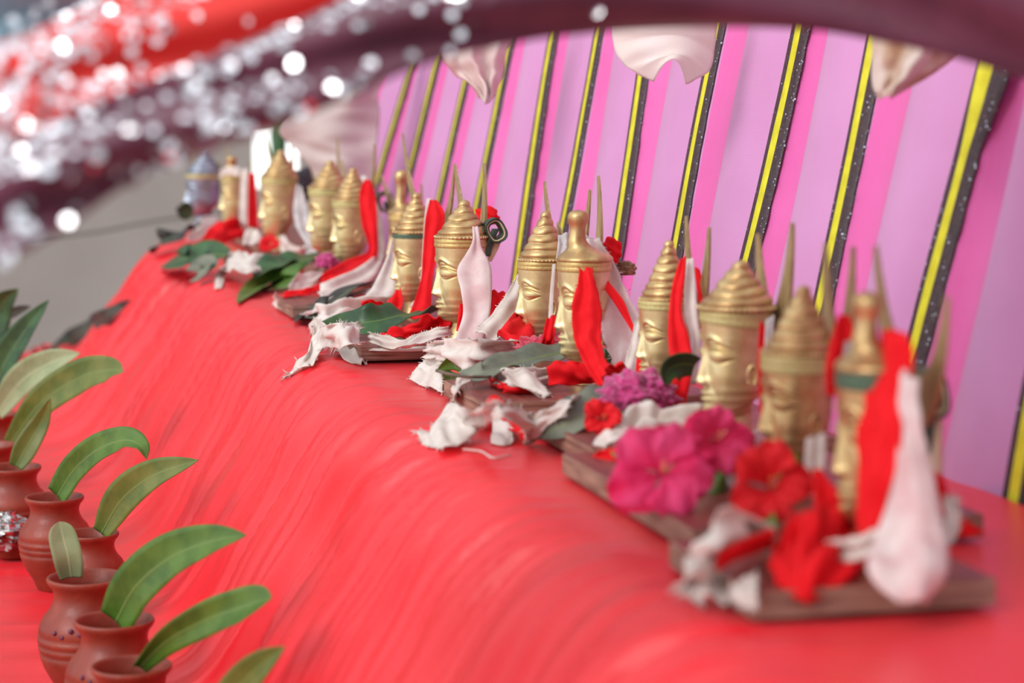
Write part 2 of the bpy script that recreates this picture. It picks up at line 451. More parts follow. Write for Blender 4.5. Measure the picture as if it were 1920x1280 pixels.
for r in range(len(zs) - 1):
    for c in range(len(cols) - 1):
        a = r * len(cols) + c
        F.append((a, a + 1, a + 1 + len(cols), a + len(cols)))
        mi.append(1 if 0.13 <= cols[c][1] < 0.37 else 0)
fab = mesh('curtain_fabric', V, F, None, backdrop, mats=[M['pink_pale'], M['pink_hot']], midx=mi)
solid(fab, 0.002)
rng = random.Random(5)
SW = [min(0.036, max(0.015, 0.135 * abs(SY[max(i, 1) - 1][0] - SY[max(i, 1)][0]))) for i in range(len(SY))]
for i in range(1, len(SY) - 1):
    V = []; nw = 5
    def hw(z, side):
        w = SW[i]
        return w * (1 + 0.08 * noise.noise((z * 40, i * 5 + side * 9, 1)))
    flare = 1.0
    zz = [z for z in zs]
    for z in zz:
        yc = stripe_y(i, z)
        fl = 1.0 + (max(0, z - 0.28) * 9 if i == len(SY) - 4 else 0)
        for k in range(nw):
            u = k / (nw - 1) * 2 - 1
            yq = yc + u * hw(z, 0 if u < 0 else 1) * fl
            V.append((fab_x(yq, z) - 0.0028 - 0.0008 * (1 - u * u), yq - 2.5, z))
    st = mesh('sequin_trim', V, grid_faces(len(zz), nw), M['trim'], backdrop)
    solid(st, 0.0015)
    # yellow piping down the middle
    V = []
    for z in zz:
        yc = stripe_y(i, z)
        fl = 1.0 + (max(0, z - 0.28) * 14 if i == len(SY) - 4 else 0)
        w = 0.27 * SW[i] * (1 + 0.2 * noise.noise((z * 9, i, 8))) * fl
        for u in (-1, -0.5, 0, 0.5, 1):
            yq = yc + u * w + 0.002 * noise.noise((z * 7, i, 2))
            V.append((fab_x(yq, z) - 0.0042 - 0.0012 * (1 - u * u), yq - 2.5, z))
    yp = mesh('yellow_piping', V, grid_faces(len(zz), 5), M['yellow'], st)
    # glitter flakes
    V, F = [], []
    for q in range(620):
        z = rng.uniform(0, 0.92); s = rng.choice((-1, 1)); u = s * rng.uniform(0.38, 1.02)
        if rng.random() < 0.35: u = s * rng.uniform(0.9, 1.1)
        fl = 1.0 + (max(0, z - 0.28) * 9 if i == len(SY) - 4 else 0)
        yq = stripe_y(i, z) + u * SW[i] * fl
        c = Vector((fab_x(yq, z) - 0.0042, yq - 2.5, z))
        nn = Vector((-1, rng.uniform(-.7, .4), rng.uniform(-.5, .8))).normalized()
        a = nn.orthogonal().normalized() * rng.uniform(0.0006, 0.0015); b = nn.cross(a)
        o = len(V)
        V += [c + a, c + b, c - a, c - b]; F.append((o, o + 1, o + 2, o + 3))
    gl = mesh('glitter_flakes', V, F, M['glitter'], st, smooth=False)
    gl['kind'] = 'stuff'

# ------------------------------------------------------------------ golden heads
def gauss(x, c, w): return math.exp(-((x - c) / w) ** 2)
def interp(T, z):
    for (a, va), (b, vb) in zip(T[:-1], T[1:]):
        if z <= b:
            t = (z - a) / (b - a) if b > a else 0
            t = t * t * (3 - 2 * t); return va + (vb - va) * t
    return T[-1][1]
T_front = [(0, .115), (.03, .10), (.09, .088), (.125, .09), (.150, .135), (.18, .155), (.20, .160), (.26, .160), (.34, .160), (.42, .163), (.50, .168), (.58, .178), (.66, .182), (.73, .180)]
T_back = [(0, .115), (.03, .10), (.12, .088), (.16, .090), (.20, .108), (.26, .138), (.32, .157), (.42, .172), (.55, .178), (.66, .180), (.73, .178)]
T_wid = [(0, .115), (.03, .10), (.10, .086), (.135, .082), (.16, .096), (.20, .120), (.25, .142), (.30, .156), (.38, .166), (.48, .168), (.58, .174), (.66, .178), (.73, .178)]
def face_disp(y, z):
    ay = abs(y); d = 0.0
    # nose: straight bridge to a fleshy tip
    if 0.27 < z < 0.56:
        t = (0.52 - z) / (0.52 - 0.335)
        if t < 0: pr = 0.008 * gauss(z, 0.52, 0.03)
        elif t <= 1: pr = 0.008 + 0.050 * t ** 1.25
        else: pr = 0.058 * max(0, 1 - ((0.335 - z) / 0.034) ** 1.6) if z > 0.301 else 0
        w = 0.014 + 0.013 * max(0, min(1, t))
        d += pr * math.exp(-(ay / w) ** 2.6)
        d += 0.022 * gauss(z, 0.328, 0.022) * gauss(ay, 0.030, 0.014)
    # brow: a long low arch springing from the bridge
    bu = (ay - 0.02) / 0.145
    if 0 < bu < 1:
        za = 0.525 + 0.052 * math.sin(math.pi * min(1, bu * 1.05) ** 0.8)
        fade = sst(0, .12, bu) * (1 - sst(.8, 1, bu))
        d += 0.0085 * gauss(z, za, 0.012) * fade
        d -= 0.0060 * gauss(z, za - 0.020, 0.007) * fade
    # eye: long lowered almond with double lid lines
    d -= 0.009 * gauss(ay, 0.030, 0.018) * gauss(z, 0.485, 0.035)
    ey = (ay - 0.095) / 0.068
    if abs(ey) < 1:
        hgt = (1 - ey * ey) ** 0.9
        up = 0.480 + 0.028 * hgt; lo = 0.470 - 0.030 * hgt
        if lo < z < up: d += 0.015 * (math.sqrt(max(0, (z - lo) * (up - z))) / 0.029) * hgt ** .3
        d -= 0.0075 * gauss(z, up + 0.004, 0.005) * hgt
        d += 0.0050 * gauss(z, up + 0.015, 0.007) * hgt
        d -= 0.0050 * gauss(z, up + 0.026, 0.005) * hgt
        d -= 0.0075 * gauss(z, lo - 0.004, 0.0055) * hgt
        d -= 0.0055 * gauss(z, 0.466 - 0.012 * hgt, 0.0042) * hgt
    # lips, chin, cheeks
    d += 0.030 * gauss(z, 0.272, 0.013) * gauss(ay, 0, 0.040) * (1 - 0.18 * gauss(ay, 0, .008))
    d += 0.028 * gauss(z, 0.238, 0.014) * gauss(ay, 0, 0.034)
    d -= 0.008 * gauss(z, 0.256, 0.005) * gauss(ay, 0, 0.05)
    d -= 0.006 * gauss(z, 0.295, 0.010) * gauss(ay, 0, 0.010)
    d -= 0.004 * gauss(z, 0.212, 0.010) * gauss(ay, 0, 0.03)
    d += 0.020 * gauss(z, 0.180, 0.024) * gauss(ay, 0, 0.042)
    d += 0.006 * gauss(z, 0.36, 0.06) * gauss(ay, 0.095, 0.035)
    d -= 0.005 * gauss(ay, 0.055 + (0.34 - z) * 0.35, 0.010) * gauss(z, 0.29, 0.04)
    return d
def face_geo():
    zs_ = [0.0, 0.012, 0.025, 0.045, 0.07, 0.095]
    z = 0.115
    while z < 0.60: zs_.append(z); z += 0.0042
    while z < 0.732: zs_.append(z); z += 0.014
    n_f, n_b = 92, 34
    th = [(-1 + 2 * i / n_f) * 1.72 for i in range(n_f)] + [1.72 + (2 * math.pi - 3.44) * i / n_b for i in range(n_b)]
    V = []
    for z in zs_:
        a, b, w = interp(T_front, z), interp(T_back, z), interp(T_wid, z)
        for t in th:
            c, s = math.cos(t), math.sin(t)
            rx = a if c > 0 else b
            p = 2.35 if c > 0 else 2.0
            k = (abs(c) ** p + abs(s) ** p) ** (-1 / p)
            x, y = -c * k * rx, s * k * w
            if c > -0.2:
                d = face_disp(y, z) * sst(-0.2, 0.15, c)
                x -= d * (0.55 + 0.45 * c); y += d * 0.80 * s
            # jaw sweeps up towards the ears
            zz = z
            if 0.10 < z < 0.32: zz = z + 0.050 * sst(-0.08, 0.12, x) * gauss(z, 0.17, 0.05)
            V.append((x, y, zz))
    m = len(th)
    F = grid_faces(len(zs_), m, True)
    F.append(tuple(range(m))); F.append(tuple((len(zs_) - 1) * m + k for k in range(m))[::-1])
    return V, F
FACE = face_geo()
def ring_band(z0, z1, slant=0.0, n=96):
    """ribbon that follows the section of the forehead"""
    V = []
    ks = ((-.008, 0), (.004, 0), (.007, .12), (.007, .45), (.005, .5), (.007, .55), (.007, .88), (.004, 1), (-.008, 1))
    for dr, q in ks:
        z = z0 + (z1 - z0) * q
        a_, b_, w_ = interp(T_front, z), interp(T_back, z), interp(T_wid, z)
        for k in range(n):
            t = 2 * math.pi * k / n; c, s_ = math.cos(t), math.sin(t)
            p = 2.35 if c > 0 else 2.0
            kk = (abs(c) ** p + abs(s_) ** p) ** (-1 / p)
            x, y = -c * kk * ((a_ if c > 0 else b_) + dr), s_ * kk * (w_ + dr)
            V.append((x, y, z + slant * x * (1 - q)))
    return V, grid_faces(len(ks), n, True)
def cone_crown(h, R=0.184, ridges=6, lean=0.02):
    """wound turban cone starting at 0; h its height"""
    pr = [(R - .03, -0.006), (R - 0.004, -0.006), (R + 0.003, 0.0), (R + 0.006, 0.010), (R + 0.003, 0.020), (R - 0.010, 0.028)]
    N = ridges * 14
    for i in range(N + 1):
        t = i / N
        base = (R - 0.014) * (1 - t ** 1.08) ** 0.93 + 0.012 * sst(0.7, 0.97, t) * (1 - sst(0.95, 1.0, t))
        s = abs(math.sin(math.pi * ridges * t))
        amp = 0.0155 * (1 - 0.3 * t)
        pr.append((max(0.002, base + amp * (s ** 0.8) - 0.004), 0.028 + (h - 0.028) * t))
    V, F = lathe(pr, 72)
    out = []
    for x, y, z in V:
        t = max(0, min(1, z / h))
        wob = 0.010 * math.sin(3 * math.atan2(y, x) + 9 * t) * sst(0.1, 0.3, t) * (1 - sst(.8, 1, t))
        tilt = 0.10 * x * sst(0.08, 0.35, t) * (1 - 0.6 * t)
        out.append((x + lean * t, y, z + wob * .5 + tilt))
    # beads round the rim
    return out, F
def rim_beads(R=0.188, n=44, r=0.0085, z=0.010):
    V, F = [], []
    for k in range(n):
        a = 2 * math.pi * k / n; c = (R * math.cos(a), R * math.sin(a), z)
        o = len(V)
        for i in range(5):
            ph = math.pi * i / 4
            for j in range(6):
                th = 2 * math.pi * j / 6
                V.append((c[0] + r * math.sin(ph) * math.cos(th), c[1] + r * math.sin(ph) * math.sin(th), c[2] + r * math.cos(ph)))
        F += grid_faces(5, 6, True, o)
    return V, F
def knob_crown(h, R=0.190):
    pr = [(R - .03, -.006), (R - .004, -.006), (R + .006, 0), (R + .008, .010), (R, .022), (R * .84, .040), (R * .60, .060), (R * .42, .085),
          (R * .33, .12), (R * .29, .16), (R * .28, h * .62), (R * .31, h * .70), (R * .37, h * .77), (R * .40, h * .84), (R * .38, h * .91), (R * .29, h * .97), (R * .16, h * .99), (.002, h)]
    P = [(a, b) for a, b in pr]
    Q = chaikin(P, 2)
    V, F = lathe(Q, 56)
    out = []
    for x, y, z in V:
        t = sst(0.02, 0.12, z)
        out.append((x - (0.055 - .05 * max(0, z - .12)) * t, y, z))
    return out, F
def ear_geo(s):
    V = []; n = 14; m = 8
    for i in range(n):
        t = i / (n - 1); a = -0.5 * math.pi + 1.75 * math.pi * t
        cx, cz = 0.025 * math.cos(a) + 0.03, 0.375 + 0.052 * math.sin(a) - 0.0
        cy = s * (0.158 + 0.008 * math.sin(math.pi * t))
        r = 0.013 * (0.6 + 0.4 * math.sin(math.pi * t))
        for k in range(m):
            b = 2 * math.pi * k / m
            V.append((cx + r * math.cos(b) * math.cos(a), cy + r * math.sin(b), cz + r * math.cos(b) * math.sin(a)))
    F = grid_faces(n, m, True)
    F.append(tuple(range(m))); F.append(tuple((n - 1) * m + k for k in range(m))[::-1])
    return V, F
EARS = [ear_geo(-1), ear_geo(1)]
_cache = {}
def shared(key, name, geo, m, parent, smooth=True):
    k = (key, m.name)
    if k not in _cache:
        o = mesh(name, geo[0], geo[1], m, parent, smooth); _cache[k] = o.data; return o
    o = bpy.data.objects.new(name, _cache[k]); link(o); o.parent = parent; return o

def crescent(parent, S, loc, tips, m, wf=1.0):
    """flat two-horned blade standing behind the head, in the plane x=const"""
    A, B = tips
    to = lambda p: Vector(((p.x - loc.x) / S / wf, (p.y - loc.y) / S / wf, (p.z - loc.z) / S))
    a, b = to(A), to(B)
    x0 = a.x
    mid = Vector((x0, 0.0, 0.66))
    inner, outer = [], []
    n = 22
    def arc(p, q, sgn):
        pass
    L = []
    # outer edge: from tip a down round the bottom to tip b; inner edge: shallower
    def bez(p0, p1, p2, p3, t):
        return p0 * (1 - t) ** 3 + p1 * 3 * t * (1 - t) ** 2 + p2 * 3 * t * t * (1 - t) + p3 * t ** 3
    oa = Vector((x0, a.y * 0.62, 0.40)); ob = Vector((x0, b.y * 0.62, 0.40))
    T = 0.030
    Cn = [bez(a, oa, ob, b, i / (2 * n)) for i in range(2 * n + 1)]
    V = []
    for i in range(2 * n + 1):
        t = i / (2 * n); q = min(t, 1 - t) * 2
        d = (Cn[min(i + 1, 2 * n)] - Cn[max(i - 1, 0)]).normalized()
        sd = Vector((0, -d.z, d.y))
        hw_ = (0.018 + 0.085 * min(1, q * 1.25) ** 0.85)
        th = T * (0.4 + 0.6 * q)
        for k, sx in ((-1, -1), (1, -1), (1, 1), (-1, 1)):
            V.append(Cn[i] + sd * hw_ * k + Vector((sx * th / 2, 0, 0)))
    F = grid_faces(2 * n + 1, 4, True)
    F.append((0, 1, 2, 3)); F.append(tuple(2 * n * 4 + k for k in (3, 2, 1, 0)))
    return mesh('crescent_horn', V, F, m, parent, smooth=False)

# kind, px centre, peak y, brim y, chin y, base y (pixel), tips [(left),(right)], band, label
HEADS = [
 ('cone', 1.32, 383, 280, 329, 405, 422, (352, 265), (412, 300), 'band_pale', 'silver', 'silver-blue painted head with ringed conical crown, farthest of the row'),
 ('knob', 1.0, 436, 296, 335, 420, 440, (420, 262), (468, 300), 'band_pale', 'gold', 'golden head with white cloth on its crown, beside the silver-blue head'),
 ('cone', 1.0, 525, 288, 341, 447, 468, (500, 262), (547, 245), 'band_pale', 'gold', 'golden conical-crowned head standing in front of the bright opening'),
 ('cone', 1.0, 617, 309, 363, 476, 497, (577, 290), (632, 258), 'band_pale', 'gold', 'golden conical-crowned head beside the pinkish gauze strip, in front of the big hanging cloth'),
 ('cone', 1.0, 660, 313, 375, 484, 514, (640, 300), (702, 270), 'band_pale', 'gold', 'golden conical-crowned head with a red strip sweeping from its side to the ledge edge'),
 ('knob', 0.9, 752, 320, 402, 512, 540, (715, 330), (790, 345), 'band_gold', 'gold_dark', 'dull golden knob-crowned head half hidden behind the green-banded conical one'),
 ('cone', 1.0, 778, 358, 434, 557, 592, (755, 250), (852, 309), 'band_green', 'gold', 'golden conical-crowned head with thin green band and red strip at its side'),
 ('cone', 1.0, 866, 374, 446, 597, 637, (853, 308), (908, 306), 'band_gold', 'gold', 'golden conical-crowned head with a broad white strip hanging over its cheek'),
 ('cone', 1.0, 1018, 395, 489, 632, 669, (1021, 341), (1106, 356), 'band_gold', 'gold', 'golden conical-crowned head in front of the knob-crowned head with red and white strips'),
 ('knob', 0.84, 1080, 394, 488, 670, 718, (1045, 420), (1122, 330), 'band_gold', 'gold', 'golden knob-crowned head beside red and white frayed strips and a cockscomb'),
 ('cone', 1.0, 1247, 448, 561, 715, 756, (1287, 405), (1330, 426), 'band_pale', 'gold', 'golden narrow conical-crowned head with red strip, behind the magenta cockscomb'),
 ('cone', 1.04, 1378, 490, 582, 778, 826, (1421, 438), (1486, 418), 'band_pale', 'gold', 'large golden conical-crowned head with wide rim, right behind the pink hibiscus'),
 ('cone', 1.0, 1494, 535, 664, 872, 924, (1548, 455), (1600, 462), 'band_pale', 'gold_dark', 'golden conical-crowned head with olive band, behind the red hibiscus'),
 ('knob', 0.78, 1612, 545, 690, 968, 1041, (1642, 462), (1776, 556), 'band_green', 'gold_dark', 'golden knob-crowned head with green band, nearest of the row, on the front board'),
]
HEADPOS = []
ZB = 0.0225
for hi, (kind, wf, px, pk, br, ch, ba, tl, tr, band, gm, lab) in enumerate(HEADS):
    base = W(px, ba, ZB)
    d = (base - CAM).dot(_F)
    S = (ch - br) * d / FPX / 0.565
    if kind == 'knob': base.x += 0.05 * S
    hc = (br - pk) * d / FPX / S
    HEADPOS.append((base.copy(), S, d))
    root = empty('deity_head', base, lab, 'head', 'golden heads on boards' if gm != 'silver' else None)
    root.scale = (S * wf, S * wf, S)
    shared('face', 'face', FACE, M[gm], root)
    for k in (0, 1): shared('ear%d' % k, 'ear', EARS[k], M[gm], root)
    slant = -0.12 if hi in (11,) else 0.0
    z0 = 0.655 if band != 'band_green' else 0.675
    bz = ring_band(z0 - (0.03 if hi in (11, 12, 13) else 0), 0.712, slant)
    bo = mesh('headband', bz[0], bz[1], M[band], root)
    bo['label'] = {'band_pale': 'pale olive headband', 'band_green': 'dark green headband', 'band_gold': 'flat gold headband'}[band]
    if kind == 'cone':
        g = cone_crown(hc, 0.184 * (1.07 if hi == 11 else 0.96 if hi in (10,) else 1.0), 5 if hc < 0.30 else 6 if hc < .4 else 7)
        cm = M['silver'] if gm == 'silver' else M['gold_dark']
        cro = mesh('crown', g[0], g[1], cm, root); cro.location.z = 0.715
        bd = shared('beads', 'bead_rim', rim_beads(), M['silver'] if gm == 'silver' else M['gold'], cro)
        bd.scale = (1.07,) * 3 if hi == 11 else (0.96,) * 3 if hi == 10 else (1, 1, 1)
    else:
        g = knob_crown(hc)
        cro = mesh('crown', g[0], g[1], M['gold_dark'], root); cro.location.z = 0.715
    xk = base.x + (0.225 * S)
    crescent(root, S, base, (on_x(tl[0], tl[1], xk), on_x(tr[0], tr[1], xk)), M['horn'], wf)

# ------------------------------------------------------------------ wooden boards
def board(x0, x1, y0, y1, label, skew=0.0, h=0.018):
    r = empty('wooden_board', ((x0 + x1) / 2, (y0 + y1) / 2, 0.004), label, 'board', 'wooden boards under the heads')
    cx, cy = (x1 - x0) / 2, (y1 - y0) / 2
    box('plank', (-cx, -cy, 0.0), (cx, cy, h), M['board_top'], r, 0.0012, M['board_edge'])
    for s in (-1, 1):
        b = box('batten', (-cx * .9, s * cy * .6 - .012, -0.003), (cx * .9, s * cy * .6 + .012, 0.001), M['board_edge'], r)
    r.rotation_euler.z = skew
    return r
def pboard(px, py, wx, ly, label, skew=0.0):
    p = W(px, py, .019)
    return board(p.x, p.x + wx, p.y, p.y + ly, label, skew)
pboard(1412, 1120, .168, .165, 'maroon wooden board with raw edge, nearest of the boards, under the knob-crowned head')
pboard(1298, 1000, .230, .345, 'maroon wooden board under the pink and red hibiscus flowers')
pboard(1110, 846, .240, .235, 'maroon wooden board under the red flower and magenta cockscomb')
board(.625, .80, 2.315, 2.53, 'wooden board under the middle conical head, behind the chipped board')
pboard(906, 760, .250, .185, 'maroon wooden board with pale chipped corner beneath the frayed white and red cloth')
pboard(676, 655, .260, .22, 'maroon wooden board with white cloth edging along its front')
board(.60, .80, 2.84, 3.02, 'wooden board under the green-banded head')
pboard(548, 578, .250, .16, 'brown wooden board by the dark pointed leaf')
board(.62, .80, 3.50, 3.98, 'wooden board under two conical heads left of the dull knob-crowned one')
board(.62, .80, 4.05, 4.40, 'wooden board under the head before the bright opening')
board(.60, .82, 4.50, 5.15, 'wooden board under the silver-blue head at the far end')

# ------------------------------------------------------------------ cloth strips
def ribbon(name, label, cat, st, m, amp=0.003, nw=12, seed=0, fray=0.0, bow=0.0, group=None, kfold=1.5, seg=9, thick=0.0009, crumple=0.0, parent=None):
    rg = random.Random(seed + 11)
    Lp = [W(s[0], s[1], s[4]) for s in st]
    Rp = [W(s[2], s[3], s[5] if len(s) > 5 else s[4]) for s in st]
    Lc, Rc = catmull(Lp, seg), catmull(Rp, seg)
    n = len(Lc); V = []
    ph = rg.uniform(0, 6)
    for i in range(n):
        a, b = Lc[i], Rc[i]
        i0, i1 = max(0, i - 1), min(n - 1, i + 1)
        tan = ((Lc[i1] + Rc[i1]) - (Lc[i0] + Rc[i0])).normalized()
        ac = b - a; wd = ac.length
        nn = tan.cross(ac).normalized() if wd > 1e-6 else Vector((0, -1, 0))
        mid = (a + b) / 2
        if nn.dot(CAM - mid) < 0: nn = -nn
        if nn.z < -0.2 and abs(nn.z) > 0.6: nn = -nn
        for k in range(nw):
            u = k / (nw - 1)
            uu = u
            if fray and k in (0, nw - 1):
                j = noise.noise((i * 0.5, seed * 3.1, k)) * fray * .7 + noise.noise((i * 2.1, seed * 5.1, k)) * fray * 0.25
                uu = u + (j / max(wd, 0.004)) * (1 if k else -1)
            p = a + ac * uu
            env = min(1.0, wd / 0.02)
            w = amp * env * (math.sin(2 * math.pi * kfold * u + ph + 1.6 * noise.noise((i * 0.13, seed, 0))) * 0.8 + 1.2 * noise.noise((u * 2.2, i * 0.16, seed * 1.7)))
            if crumple: w += crumple * env * 1.3 * (abs(noise.noise((u * 2.6 + 3 + i * .03, i * 0.13, seed * 2.3))) * 2.4 - .6 + 0.35 * noise.noise((u * 5, i * .26, seed)))
            w += bow * math.sin(math.pi * u)
            V.append(p + nn * w)
    # frayed thread ends join the same strip
    F = grid_faces(n, nw)
    if fray:
        for q in range(int(24 + n * 2.6)):
            i = rg.randrange(n); k = rg.choice((0, nw - 1))
            if rg.random() < 0.45: i = rg.choice((0, n - 1)); k = rg.randrange(nw)
            p = V[i * nw + k]; q2 = V[i * nw + (1 if k == 0 else max(0, k - 1))]
            out = (p - q2)
            out = out.normalized() if out.length > 1e-6 else Vector((-1, 0, 0))
            if i in (0, n - 1):
                t2 = V[(1 if i == 0 else n - 2) * nw + k]; o2 = (p - t2)
                if o2.length > 1e-6: out = o2.normalized()
            L = rg.uniform(0.5, 1.5) * fray * 1.1
            e1 = p + out * L + Vector((rg.uniform(-1, 1), rg.uniform(-1, 1), rg.uniform(-1, .3))) * L * 0.45
            sd = Vector((rg.uniform(-1, 1), rg.uniform(-1, 1), rg.uniform(-1, 1))).normalized() * 0.00025
            o = len(V); V += [p + sd, p - sd, e1]; F.append((o, o + 1, o + 2))
    # keep above the altar cloth
    VV = []
    for v in V:
        h = cloth_bvh.ray_cast(Vector((v.x, v.y, 0.5)), Vector((0, 0, -1)))[0]
        if h is not None and v.z < h.z + 0.0015 and v.y < 5.7: v = Vector((v.x, v.y, h.z + 0.0015))
        VV.append(v)
    c = sum(VV, Vector()) / len(VV)
    zmin = min(v.z for v in VV); c.z = zmin
    if parent is not None:
        o = mesh(name, [parent.matrix_world.inverted() @ v if False else v - parent.location for v in VV], F, m, parent)
    else:
        o = mesh(name, [v - c for v in VV], F, m); o.location = c
        tag(o, label, cat, group)
    solid(o, thick)
    return o

CS = 'cloth strip'; G1 = 'cotton strips tied to the heads'; G2 = 'cotton strips crumpled on the ledge'
RB = lambda label, st, m, **k: ribbon('cloth_strip', label, CS, st, M[m], **k)
# --- nearest head
RB('broad red strip hanging beside the nearest knob-crowned head', [(1652, 618, 1700, 622, 1.43, 1.40), (1632, 680, 1706, 660, 1.42, 1.39), (1618, 750, 1698, 740, 1.41, 1.38), (1608, 840, 1686, 830, 1.40, 1.37), (1606, 930, 1664, 925, 1.39, 1.37), (1608, 1010, 1640, 1005, 1.38, 1.37)], 'red_strip', amp=.003, seed=1, group=G1)
RB('large white strip with bulging end on the front edge of the nearest board', [(1704, 690, 1712, 710, 1.385, 1.37), (1702, 770, 1720, 790, 1.38, 1.36), (1688, 860, 1734, 850, 1.375, 1.36), (1666, 950, 1754, 930, 1.365, 1.35), (1632, 1040, 1776, 1020, 1.345, 1.34), (1630, 1085, 1774, 1078, 1.325, 1.325), (1682, 1132, 1735, 1132, 1.318, 1.318)], 'pink_strip', amp=.004, seed=2, bow=.006, group=G1)
RB('white tail of cloth lying across the red cloth on the nearest board', [(1648, 1028, 1660, 985, 1.365), (1600, 1055, 1600, 1008, .034, .05), (1540, 1040, 1552, 1012, .028, .045)], 'white_strip', amp=.004, seed=3, fray=.002, group=G2)
RB('short red strip left of the nearest knob crown', [(1572, 590, 1592, 590, 1.52), (1558, 640, 1606, 650, 1.515), (1548, 690, 1580, 700, 1.51), (1550, 740, 1572, 745, 1.51)], 'red_strip', amp=.004, seed=4, group=G1)
RB('narrow pale strip beside the nearest knob crown', [(1586, 640, 1600, 640, 1.50), (1578, 690, 1596, 690, 1.49), (1572, 730, 1588, 735, 1.485)], 'grey_strip', amp=.002, seed=5, group=G1)
RB('cream crumpled strip arching over the left corner of the nearest board', [(1450, 1040, 1450, 985, .024, .05), (1400, 1030, 1395, 962, .03, .062), (1345, 1045, 1350, 952, .035, .07), (1305, 1075, 1335, 1005, .028, .05), (1268, 1110, 1335, 1070, .010, .025), (1282, 1130, 1355, 1125, 100.006, 100.014), (1300, 1138, 1362, 1150, 100.004, 100.006)], 'white_strip', amp=.004, crumple=.002, bow=.006, seed=6, fray=.003, group=G2)
RB('thin red strip folded inside the cream cloth by the nearest board', [(1340, 1068, 1345, 1040, .028, .04), (1385, 1045, 1385, 1018, .034, .046), (1450, 1020, 1450, 992, .036, .05)], 'red_strip', amp=.002, seed=7, group=G2)
RB('white fold of cloth hanging over the nearest board edge', [(1372, 1090, 1420, 1075, .024, .03), (1368, 1115, 1418, 1110, 1.33, 1.325), (1390, 1138, 1420, 1140, 1.325, 1.32)], 'white_strip', amp=.003, crumple=.003, seed=8, fray=.002, group=G2)
RB('red cloth heaped on the nearest board under the red hibiscus', [(1640, 1060, 1650, 960, .022, .04), (1585, 1095, 1590, 950, .022, .05), (1520, 1110, 1530, 950, .024, .06), (1470, 1095, 1490, 955, .026, .055), (1438, 1065, 1470, 985, .03, .05)], 'red_strip', amp=.006, crumple=.008, seed=9, group=G2)
RB('red cloth point standing against the nearest head', [(1530, 975, 1600, 975, .045), (1525, 930, 1580, 930, 1.45), (1522, 880, 1540, 878, 1.46)], 'red_strip', amp=.004, crumple=.003, seed=10, group=G2)
RB('white strip end between the two nearest heads', [(1512, 822, 1548, 812, 1.52), (1508, 880, 1545, 880, 1.51), (1502, 935, 1530, 930, 1.50)], 'white_strip', amp=.003, seed=11, group=G1)
RB('thin red strip between the large head and the olive-banded head', [(1424, 600, 1438, 615, 1.87), (1420, 680, 1434, 690, 1.86), (1424, 760, 1438, 765, 1.85), (1426, 808, 1440, 808, 1.84)], 'red_strip', amp=.001, seed=12, group=G1)
RB('white strip rising beside the thin red strip at the large head', [(1436, 600, 1452, 590, 1.865), (1432, 690, 1444, 690, 1.855), (1434, 770, 1444, 770, 1.845), (1400, 860, 1440, 850, 1.83)], 'grey_strip', amp=.002, seed=13, group=G1)
RB('pinkish white crumpled strip in front of the large head', [(1448, 850, 1440, 800, .022, .05), (1400, 870, 1392, 825, .025, .05), (1360, 890, 1365, 850, .026, .05), (1342, 915, 1395, 905, .022, .03)], 'pink_strip', amp=.004, crumple=.005, seed=14, group=G2)
RB('white strip lying between the magenta cockscomb and the pink hibiscus', [(1315, 810, 1312, 762, .03, .05), (1240, 815, 1245, 765, .03, .05), (1190, 820, 1200, 765, .03, .05), (1150, 840, 1170, 790, .025, .04), (1108, 838, 1125, 815, .020, .03)], 'white_strip', amp=.004, crumple=.006, seed=15, fray=.002, group=G2)
RB('white strip peeping from under the pink hibiscus', [(1182, 968, 1195, 955, 100.004, 100.012), (1225, 985, 1232, 962, 100.004, 100.014), (1280, 995, 1285, 970, 100.004, 100.012)], 'white_strip', amp=.003, crumple=.003, seed=16, fray=.002, group=G2)
RB('small red strip on the board left of the pink hibiscus', [(1110, 858, 1120, 846, .021, .028), (1150, 866, 1155, 838, .021, .032), (1172, 868, 1172, 842, .021, .03)], 'red_strip', amp=.002, crumple=.002, seed=17, group=G2)
RB('white ragged scrap low behind the nearest head', [(1770, 935, 1795, 930, 1.50), (1772, 985, 1800, 980, 1.49), (1765, 1020, 1790, 1010, 1.48)], 'white_strip', amp=.003, seed=18, fray=.003, group=G1)
RB('red scrap of cloth beside the white ragged scrap behind the nearest head', [(1745, 880, 1765, 890, 1.53), (1770, 960, 1795, 960, 1.53), (1790, 1010, 1850, 1000, 1.53)], 'red_strip', amp=.003, seed=19, group=G1)
# --- narrow head behind the cockscomb
RB('red strip hanging beside the narrow head behind the cockscomb', [(1276, 486, 1286, 480, 2.12), (1262, 530, 1284, 520, 2.11), (1254, 590, 1278, 585, 2.09), (1253, 640, 1292, 635, 2.07), (1260, 700, 1298, 690, 2.05), (1262, 760, 1282, 770, 2.04)], 'red_strip', amp=.002, seed=20, group=G1)
RB('white strip between two red strips at the narrow head', [(1288, 486, 1300, 484, 2.13), (1284, 540, 1304, 530, 2.12), (1284, 590, 1308, 590, 2.10), (1296, 640, 1312, 640, 2.09), (1294, 720, 1304, 720, 2.07)], 'white_strip', amp=.002, seed=21, group=G1)
RB('short red strip end behind the narrow head', [(1302, 500, 1312, 505, 2.16), (1306, 535, 1319, 535, 2.15), (1310, 568, 1320, 566, 2.14)], 'red_strip', amp=.002, seed=22, group=G1)
RB('white strip left of the narrow head, hanging to the cockscomb', [(1192, 600, 1206, 606, 2.26), (1178, 660, 1204, 650, 2.24), (1165, 690, 1196, 690, 2.22), (1130, 730, 1180, 728, 2.18)], 'white_strip', amp=.003, seed=23, fray=.002, group=G1)
